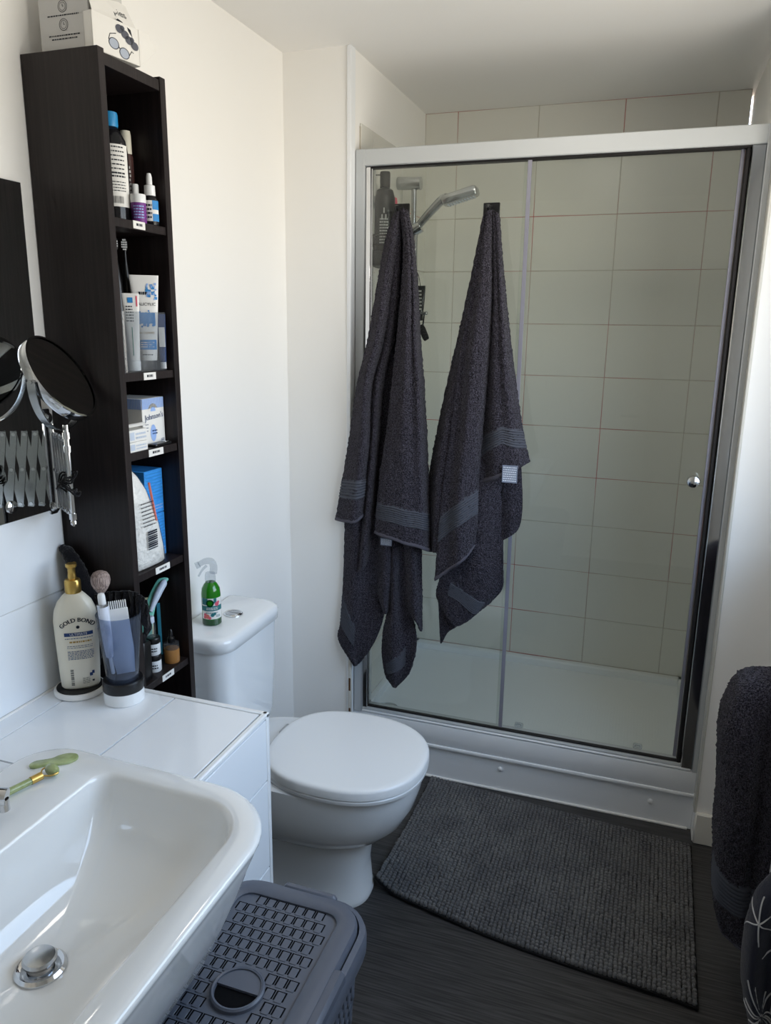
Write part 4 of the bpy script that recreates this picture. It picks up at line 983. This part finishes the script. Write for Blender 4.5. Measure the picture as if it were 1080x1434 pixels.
# fifth shelf
for lb, dz in (('white jar with black lid standing on the fifth shelf', 0), ('white jar with black lid stacked on the other jar', .0405)):
    t = lathe_thing('cream_jar', lb, 'jar', (.134, .098, Z5+dz), [('jar_body', [(.0145, 0), (.0155, .0015), (.0155, .027)], 'plastic_white'), ('jar_lid', [(.0157, .027), (.016, .028), (.016, .038), (.015, .040), (.003, .0402)], 'black_plastic')])
    b = MB(); fn = cyl_fn(.0155, a0=AV, off=.0005); b.lines(fn, -.005, .008, .008, .020, 2, 0); b.obj('print', 'ink', t)
t = lathe_thing('sample_pot', 'tiny clear pot standing on the stacked jars', 'pot', (.132, .096, Z5+.081), [('pot_body', [(.009, 0), (.0105, .002), (.0105, .030), (.008, .034)], 'clear_plastic'), ('cap', [(.0085, .034), (.0085, .046), (.007, .048)], 'pale_grey')], 20)
t = thing('foot_file', 'mint green curved-handled file leaning on the fifth shelf', 'tool', (.100, .115, Z5))
hp2 = [(.012, -.012, .0), (.012, -.010, .06), (.012, -.006, .10), (.012, .006, .135), (.014, .030, .165), (.018, .050, .187), (.020, .056, .190)]
b = MB(); P = cr_path(hp2, 34); R = []
for i, p in enumerate(P):
    q = i/33; w = np.interp(q, [0, .3, .45, .7, .92, 1], [.012, .012, .013, .012, .012, .006]); R.append([(p[0]+.78*x*1, p[1]+.62*x, p[2]+y) for x, y in supell(w, .005, 16, 2.4)])
b.loft(R); b.obj('handle', 'mint', t, angle=70)
b = MB(); P = cr_path([np.array(p)+np.array([.006, -.004, -.004]) for p in hp2[3:]], 24)
b.tube(P, [.004, .0085, .0085, .006], seg=14); b.obj('grip', 'pale_grey', t)
t = tube_thing('cream_tube', 'tall slim cream-coloured tube at the back of the fifth shelf', (.080, .158, Z5), .145, .012, .0095, 'cream', 'matt_white', .014, .009, AV+R90)
t = thing('teal_file', 'thin teal nail file leaning beside the cream tube', 'nail file', (.097, .1745, Z5), rot=(math.radians(2), 0, AV+R90)); MB().prism(rrect(-.004, .004, -.001, .001, .0006, 2), 0, .13).obj('file_blade', 'teal', t)
t = lathe_thing('amber_dropper', 'short amber jar with a black dropper top on the fifth shelf', 'bottle', (.143, .152, Z5), [('jar_body', [(.0165, 0), (.0175, .002), (.0175, .030), (.017, .033)], 'amber'), ('shoulder', [(.0172, .033), (.0175, .035), (.0172, .046), (.010, .047)], 'clear_plastic'), ('dropper', [(.0085, .047), (.0085, .058), (.005, .062), (.0045, .074), (.002, .079)], 'black_plastic')])
t = thing('black_bottle', 'narrow black bottle against the side panel on the fifth shelf', 'bottle', (.143, .050, Z5)); R = [[(x, y, z) for x, y in rrect(-.012*k, .012*k, -.014*k, .014*k, .004, 4)] for z, k in ((0, .96), (.002, 1), (.085, 1), (.09, .8))]
MB().loft(R).obj('bottle_body', 'black_plastic', t); MB().lathe([(.007, .09), (.0075, .092), (.0075, .106), (.006, .108)], seg=20).obj('cap', 'black_matt', t)
# on top of the unit
t = thing('instruction_carton', 'tall white carton with printed icons on top of the shelving', 'box', (.084, .075, 2.02))
MB().box(-.054, .055, -.052, .045, 0, .125, bev=.0015).obj('carton', 'card_grey', t)
b = MB(); fn = plane_fn(-.0526)
for cz in (.047, .076, .105):
    for r0, r1 in ((.0098, .0089), (.0068, .0061)):
        n = 30; V = [(rr_*math.cos(2*math.pi*i/n), -.0526, cz+rr_*math.sin(2*math.pi*i/n)) for rr_ in (r0, r1) for i in range(n)]; b.add(V, [(i, (i+1) % n, n+(i+1) % n, n+i) for i in range(n)], 0, flat=True)
    b.quad(fn, -.0005, .0005, cz, cz+.004, 0, 1); b.quad(fn, 0, .0025, cz-.0004, cz+.0004, 0, 1)
for z in (.030, .0245, .062): b.lines(fn, -.034 if z != .0245 else -.028, .034 if z != .0245 else .028, z-.002, z+.003, 1, 0, fill=.4)
b.obj('printed_label', ['ink'], t)
t = thing('glasses_carton', 'white carton printed with spectacles and sunglasses on top of the shelving', 'box', (.137, .078, 2.02), -.17)
b = MB(); b.box(.004, .024, -.060, .050, 0, .0012); b.box(.0228, .024, -.060, .050, 0, .062); b.box(.004, .0052, -.060, .050, 0, .062); b.box(.004, .024, -.060, -.0588, 0, .062); b.box(.004, .024, .0488, .050, 0, .062)
b.obj('carton', 'paper', t)
V = [(.0236, .049, .0), (.0236, .092, .038), (.0236, .074, .062), (.0236, .049, .062)]; b = MB().add(V+[(x-.001, y, z) for x, y, z in V], [(0, 1, 2, 3), (7, 6, 5, 4), (0, 4, 5, 1), (1, 5, 6, 2), (2, 6, 7, 3), (3, 7, 4, 0)]); b.obj('side_flap', 'paper', t)
V = [(.022, -.055, .062), (.018, .050, .064), (-.004, .048, .105), (.0, -.050, .115)]; b = MB().add(V+[(x-.001, y, z) for x, y, z in V], [(0, 1, 2, 3), (7, 6, 5, 4), (0, 4, 5, 1), (1, 5, 6, 2), (2, 6, 7, 3), (3, 7, 4, 0)]); b.obj('lid_flap', 'paper', t)
b = MB(); xf = .0245
for cy, cz, s_ in ((-.012, .022, 1), (.012, .012, 1)):
    n = 22
    def rim(r): return [(xf, cy+r*1.15*math.cos(2*math.pi*i/n), cz+r*math.sin(2*math.pi*i/n)*.9) for i in range(n)]
    b.add([(xf-.0002,)+p[1:] for p in rim(.0098)], [tuple(range(n))], 1, flat=True); V = rim(.0105)+rim(.0092); b.add(V, [(i, (i+1) % n, n+(i+1) % n, n+i) for i in range(n)], 0, flat=True)
b.tube([(xf, -.024, .026), (xf, -.020, .036), (xf, -.006, .040)], .0006, seg=5); b.tube([(xf, .024, .012), (xf, .030, .020), (xf, .034, .018)], .0006, seg=5); b.tube([(xf, -.001, .020), (xf, .001, .017)], .0008, seg=5)
for cy, cz in ((.010, .047), (.032, .034)):
    for dy, dz, r_ in ((-.007, .003, .0085), (.006, -.003, .0085), (0, .006, .005)):
        n = 18; b.add([(xf, cy+dy+r_*1.1*math.cos(2*math.pi*i/n), cz+dz+r_*.85*math.sin(2*math.pi*i/n)) for i in range(n)], [tuple(range(n))], 2, flat=True)
b.add([(.0238, -.004, .062), (.0205, .004, .0675), (.0225, .012, .0645), (.0242, .034, .044), (.0242, .030, .056), (.0238, .014, .0615)], [(0, 1, 2, 5), (2, 3, 4, 5)], 0, flat=True)
dvv = Vector((-.022, 0, .041)).normalized()
b.text('pies', .020, 0, fn=lambda x, y: (.0185+dvv.x*(y+.012)+.0008, .018+x, .066+dvv.z*(y+.012)))
b.obj('printed_picture', ['ink', 'lens_grey', 'shade_dark'], t)

# ------------------------------------------------------------------ things on the counter
t = thing('round_coaster', 'round white dish with a black inset under the lotion bottle', 'dish', (.070, -.066, ZC))
MB().lathe([(.046, 0), (.050, .003), (.051, .009), (.049, .013), (.046, .0135)], seg=44).obj('dish', 'matt_white', t); MB().lathe([(.0455, .0132), (.0455, .0145), (.044, .015)], seg=44).obj('inset', 'black_plastic', t)
t = thing('lotion_bottle', 'cream lotion bottle with a gold pump on the counter', 'bottle', (.072, -.064, ZC+.015), AV+R90)
LP = [(0, .035, .021), (.004, .0375, .0235), (.03, .039, .0245), (.10, .0415, .0255), (.145, .0425, .0255), (.165, .040, .0245), (.183, .033, .021), (.196, .022, .016), (.202, .016, .0145)]
MB().loft([[(x, y, z) for x, y in supell(a_, c_, 44, 2.5)] for z, a_, c_ in LP]).obj('bottle_body', 'lotion', t, angle=60)
MB().lathe([(.0150, .202), (.0157, .204), (.0157, .226), (.0135, .2295), (.0085, .231)], seg=32).obj('collar', 'gold', t)
b = MB(); b.lathe([(.0080, .229), (.0080, .238), (.0072, .242), (.0075, .252), (.0108, .256), (.0108, .2605), (.009, .262)], seg=26); b.tube([(0, 0, .2575), (.004, .012, .2575), (.005, .018, .256)], .0042, seg=10); b.obj('pump', 'gold', t)
za = np.array([q[0] for q in LP]); 
def lfn(x, y):
    a_ = np.interp(y, za, [q[1] for q in LP]); c_ = np.interp(y, za, [q[2] for q in LP]); return (x, -c_*max(0, 1-min(.999, abs(x)/a_)**2.5)**(1/2.5)-.0006, y)
b = MB()
rad = .036
def arc_fn(x, y): a_ = x/rad; return lfn(.004+(rad+y)*math.sin(a_), .113+(rad+y)*math.cos(a_)*.95)
for ox in (-.0005, 0, .0005): b.text('GOLD BOND', .0128, 0, fn=lambda x, y: arc_fn((x+ox)*.86, y))
n = 18; b.add([lfn(.005+.0034*math.cos(2*math.pi*i/n), .136+.0034*math.sin(2*math.pi*i/n)) for i in range(n)], [tuple(range(n))], 0, flat=True)
b.quad(lfn, -.022, .032, .117, .1245, 1, 10)
lf2 = lambda x, y: tuple(np.array(lfn(x, y))+np.array([0, -.0004, 0])); b.text('ULTIMATE', .0072, 2, fn=lambda x, y: lf2(x+.005, y+.1184))
b.lines(lfn, -.021, .031, .1105, .1145, 1, 3, fill=.4); b.lines(lfn, -.013, .028, .1015, .1075, 1, 4, fill=.6); b.lines(lfn, -.018, .031, .0905, .098, 2, 3, fill=.3); b.lines(lfn, -.018, .031, .066, .086, 6, 3, fill=.45)
for k in range(14): b.quad(lfn, -.016, -.010, .010+.0026*k, .010+.0026*k+RND.choice((.0009, .0016)), 0, 1)
b.lines(lfn, .006, .020, .012, .026, 6, 0, fill=.3); b.quad(lfn, .020, .0255, .027, .034, 1, 1); b.quad(lfn, .0245, .029, .031, .038, 1, 1); b.quad(lfn, .024, .028, .014, .018, 0, 1)
b.obj('printed_label', ['ink', 'navy', 'paper', 'ink_blue', 'ink_gold'], t)
TX, TY = .178, -.064
t = lathe_thing('scrub_jar', 'squat white jar with a black lid under the clear tumbler', 'jar', (TX, TY, ZC), [('jar_body', [(.037, 0), (.0395, .002), (.0395, .024), (.039, .026)], 'plastic_white'), ('jar_lid', [(.0395, .026), (.0405, .0275), (.0405, .046), (.0385, .0485), (.003, .049)], 'black_plastic')], 44)
t = thing('clear_tumbler', 'clear plastic tumbler holding a comb and brushes on the black lid', 'tumbler', (TX, TY, ZC+.049))
MB().lathe([(.001, .0), (.030, 0), (.0315, .003), (.0355, .05), (.0405, .10), (.0435, .138), (.0422, .138), (.0390, .10), (.0340, .05), (.0298, .006), (.001, .006)], seg=44, cap0=False, cap1=False).obj('cup_wall', 'tumbler', t)
VX, VY = math.cos(AV), math.sin(AV); RX, RY = -VY, VX         # towards the viewer / to the viewer's right
def tp3(r_, f_, z): return (RX*r_+VX*f_, RY*r_+VY*f_, z)
t = thing('wide_comb', 'pale blue-white wide comb standing in the clear tumbler', 'comb', (TX, TY, ZC+.0555), AV+R90, rot=(0, math.radians(-4), AV+R90))
b = MB(); b.prism([(-.017, 0), (.018, 0), (.0225, .05), (.0215, .115), (-.0215, .115), (-.0225, .05)], -.002, .002, M=Matrix.Translation((.006, .004, 0)) @ Matrix.Rotation(R90, 4, 'X'), bev=.0012); b.obj('handle', 'pale_grey', t)
b = MB(); b.box(-.0215, .0215, -.0018, .0018, .110, .139, bev=.0008, M=Matrix.Translation((.006, .004, 0)))
for k in range(11): b.box(-.0213+.0039*k, -.0213+.0039*k+.0022, -.0014, .0014, .137, .156, bev=.0006, M=Matrix.Translation((.006, .004, 0)))
b.obj('teeth', 'matt_white', t)
t = thing('makeup_brush', 'round fluffy makeup brush standing in the clear tumbler', 'brush', (TX+RX*-.022, TY+RY*-.022, ZC+.057), rot=(0, 0, AV+R90))
MB().tube([(.004, .006, .0), (-.004, .006, .10), (-.006, .006, .16)], [.004, .005, .006], seg=14).obj('handle', 'plastic_white', t)
MB().tube([(-.0057, .006, .157), (-.0064, .006, .178)], .0068, seg=16).obj('ferrule', 'brushed', t)
MB().lathe([(.0070, .174), (.0130, .182), (.0172, .191), (.0186, .199), (.0175, .207), (.0135, .2135), (.007, .217), (.001, .218)], (-.0064, .006, 0), 28).obj('bristles', 'bristle', t)
t = thing('marbled_brush', 'white marbled tool with a rounded tip standing before the makeup brush', 'brush', (TX+RX*-.019, TY+RY*-.019, ZC+.100), rot=(math.radians(3), math.radians(-3), AV+R90))
MB().lathe([(.004, 0), (.0075, .004), (.0095, .035), (.0105, .09), (.0108, .112)], (-.002, -.012, 0), 24).obj('handle', 'brush_handle', t); MB().lathe([(.0112, .112), (.0112, .117)], (-.002, -.012, 0), 24).obj('collar', 'brushed', t)
MB().lathe([(.0072, .117), (.0072, .132), (.006, .137), (.002, .139)], (-.002, -.012, 0), 20).obj('tip', 'plastic_white', t)
t = thing('black_headband', 'black fabric headband with a lace frill behind the tumbler', 'headband', (.12, -.018, ZC))
b = MB(); pts = [at(*q)-np.array([.12, -.018, ZC]) for q in ((86, 766, -.020), (96, 775, -.022), (108, 796, -.022), (120, 822, -.020), (132, 850, -.018), (138, 880, -.016), (134, 930, -.016))]
b.tube(pts, [.006, .013, .0155, .015, .016, .014, .010], n=60, seg=16)
rng = np.random.default_rng(5); V = np.array(b.v); V += rng.normal(0, .0009, V.shape); b.v = [tuple(v) for v in V]; b.obj('fabric_roll', 'black_fabric', t, angle=80)
b = MB(); base = [at(*q)-np.array([.12, -.018, ZC]) for q in ((128, 835, -.020), (145, 830, -.022), (165, 828, -.022), (185, 828, -.022), (202, 838, -.018), (205, 855, -.014))]
P = cr_path(base, 120); rows_ = []
for k in range(10):
    q = k/9; rows_.append([p+np.array([.004*math.sin(i*.9+q*3), -.008*math.sin(i*.55)*(q+.2), -.055*q+.006*math.sin(i*.7)*q]) for i, p in enumerate(P)])
b.sheet(np.array(rows_), .002); b.obj('lace_frill', 'black_fabric', t, angle=80)
E0w = np.array([.0, -.028, 1.17])
for lb, z, r_, tlt in (('black hair tie looped over the mirror arm rod', .100, .017, .5), ('thin black hair tie tangled on the mirror arm rod', .078, .021, -.4)):
    p = np.array(arm(1, z))+E0w; t = thing('hair_tie', lb, 'hair tie', tuple(p)); b = MB(); n = 60
    for off_, rr_ in ((0, 1.), (.6, .9), (1.3, 1.05)):
        pts = [(r_*rr_*math.cos(2*math.pi*i/n)-r_*.5*math.cos(off_), r_*.55*math.sin(2*math.pi*i/n), -.006+r_*rr_*tlt*math.sin(2*math.pi*i/n+off_)+.004*math.sin(6*math.pi*i/n)) for i in range(n)]
        b.tube(pts, .0016, seg=6, closed=True)
    b.obj('elastic', 'black_fabric', t)

# ------------------------------------------------------------------ things on the basin and cistern
t = thing('gua_sha_stone', 'flat green gua sha stone lying on the basin ledge', 'stone', (.242, -.330, ZR))
pts = [(-.030, -.020), (-.012, -.006), (-.004, .002), (.002, .014), (.016, .026), (.034, .028), (.044, .018), (.040, .002), (.022, -.012), (.0, -.022), (-.016, -.036), (-.030, -.034)]
out = cr_path(pts+pts[:3], 60)[4:52]; a_ = math.radians(0)
MB().prism([(x*.8, y*.9) for x, y in out], 0, .005, bev=.002).obj('stone', 'jade', t)
t = thing('jade_roller', 'green jade roller with gold fittings lying on the basin ledge', 'roller', (.268, -.375, ZR), 0)
hd = np.array([-.028, -.087, 0]); hd /= np.linalg.norm(hd); sd_ = np.array([-hd[1], hd[0], 0])
MB().tube([hd*.018+[0, 0, .0085], hd*.100+[0, 0, .007]], [.0055, .0062], n=12, seg=16).obj('handle', 'jade', t)
b = MB(); b.tube([hd*.008+[0, 0, .009], hd*.026+[0, 0, .0085]], .0066, seg=16).obj('gold_fitting', 'gold', t); MB().tube([hd*.096+[0, 0, .007], hd*.106+[0, 0, .007]], .0068, seg=16).obj('gold_fitting', 'gold', t)
b = MB()
for s_ in (1, -1): b.tube([hd*.008+[0, 0, .009], sd_*.013*s_+[0, 0, .010], sd_*.015*s_-hd*.012+[0, 0, .0105]], .0013, n=14, seg=8)
b.obj('wire_fork', 'gold', t)
R = []
for q in np.linspace(-1, 1, 11): rr_ = .0095*math.sqrt(max(.12, 1-q*q*.75)); R.append([tuple(sd_*.013*q-hd*.010+np.array([0, 0, .0105])+rr_*(math.cos(2*math.pi*k/20)*np.array([0, 0, 1])+math.sin(2*math.pi*k/20)*hd)) for k in range(20)])
MB().loft(R).obj('roller_stone', 'jade', t)
t = thing('air_freshener', 'green spray bottle with clear trigger on the toilet cistern', 'bottle', (.076, .432, .770), AV+R90)
MB().lathe([(.023, 0), (.0255, .003), (.0255, .018)], seg=36).obj('bottle_base', 'dark_green', t)
MB().lathe([(.0254, .018), (.0255, .085), (.0235, .10), (.017, .112), (.0125, .117)], seg=36).obj('bottle_body', 'green_glass', t)
MB().lathe([(.0128, .117), (.0140, .118), (.0140, .133), (.012, .142), (.009, .143)], seg=28).obj('collar', 'clear_plastic', t)
b = MB(); b.tube([(.008, 0, .140), (.010, 0, .158), (.004, 0, .172), (-.012, 0, .174), (-.028, 0, .166)], [.010, .010, .009, .008, .0065], n=30, seg=14); b.tube([(-.008, 0, .162), (-.020, 0, .150), (-.030, 0, .134)], [.004, .003, .0025], n=12, seg=8); b.tube([(-.026, 0, .167), (-.036, 0, .163)], .0085, seg=14)
b.obj('trigger', 'clear_plastic', t)
b = MB(); fn = lambda x, y, r=.0256: (r*math.sin(x/r), -(r+.0004)*math.cos(x/r), y); f2 = lambda x, y, r=.0261: (r*math.sin(x/r), -(r+.0004)*math.cos(x/r), y)
b.quad(fn, -.032, .032, .020, .078, 0, 16); b.quad(f2, -.032, .032, .043, .057, 1, 16); b.quad(f2, -.030, -.012, .060, .078, 1, 5); b.quad(f2, .004, .012, .064, .078, 1, 3)
def disc(cx, cy, r_, m, f_): n = 20; b.add([f_(cx+r_*math.cos(2*math.pi*i/n), cy+r_*math.sin(2*math.pi*i/n)) for i in range(n)], [tuple(range(n))], m, flat=True)
f3 = lambda x, y: f2(x, y, .0266); f4 = lambda x, y: f2(x, y, .0270)
disc(-.006, .065, .0105, 2, f3); disc(-.006, .065, .0062, 3, f4); disc(.013, .062, .006, 4, f3); disc(.017, .066, .004, 4, f3)
b.lines(f3, -.016, .016, .046, .054, 2, 0, fill=.45); b.lines(f3, -.018, .014, .036, .041, 1, 1, fill=.4)
for cx, cy, r_, m in ((-.020, .032, .005, 4), (-.014, .028, .006, 5), (-.022, .025, .004, 4), (.0, .032, .005, 1), (.006, .035, .004, 1), (-.008, .024, .004, 4)): disc(cx, cy, r_, m, f3)
b.lines(f3, .010, .022, .025, .032, 2, 1); b.obj('printed_label', ['paper', 'teal_label', 'dark_green', 'green_glass', 'pink', 'red_print'], t)
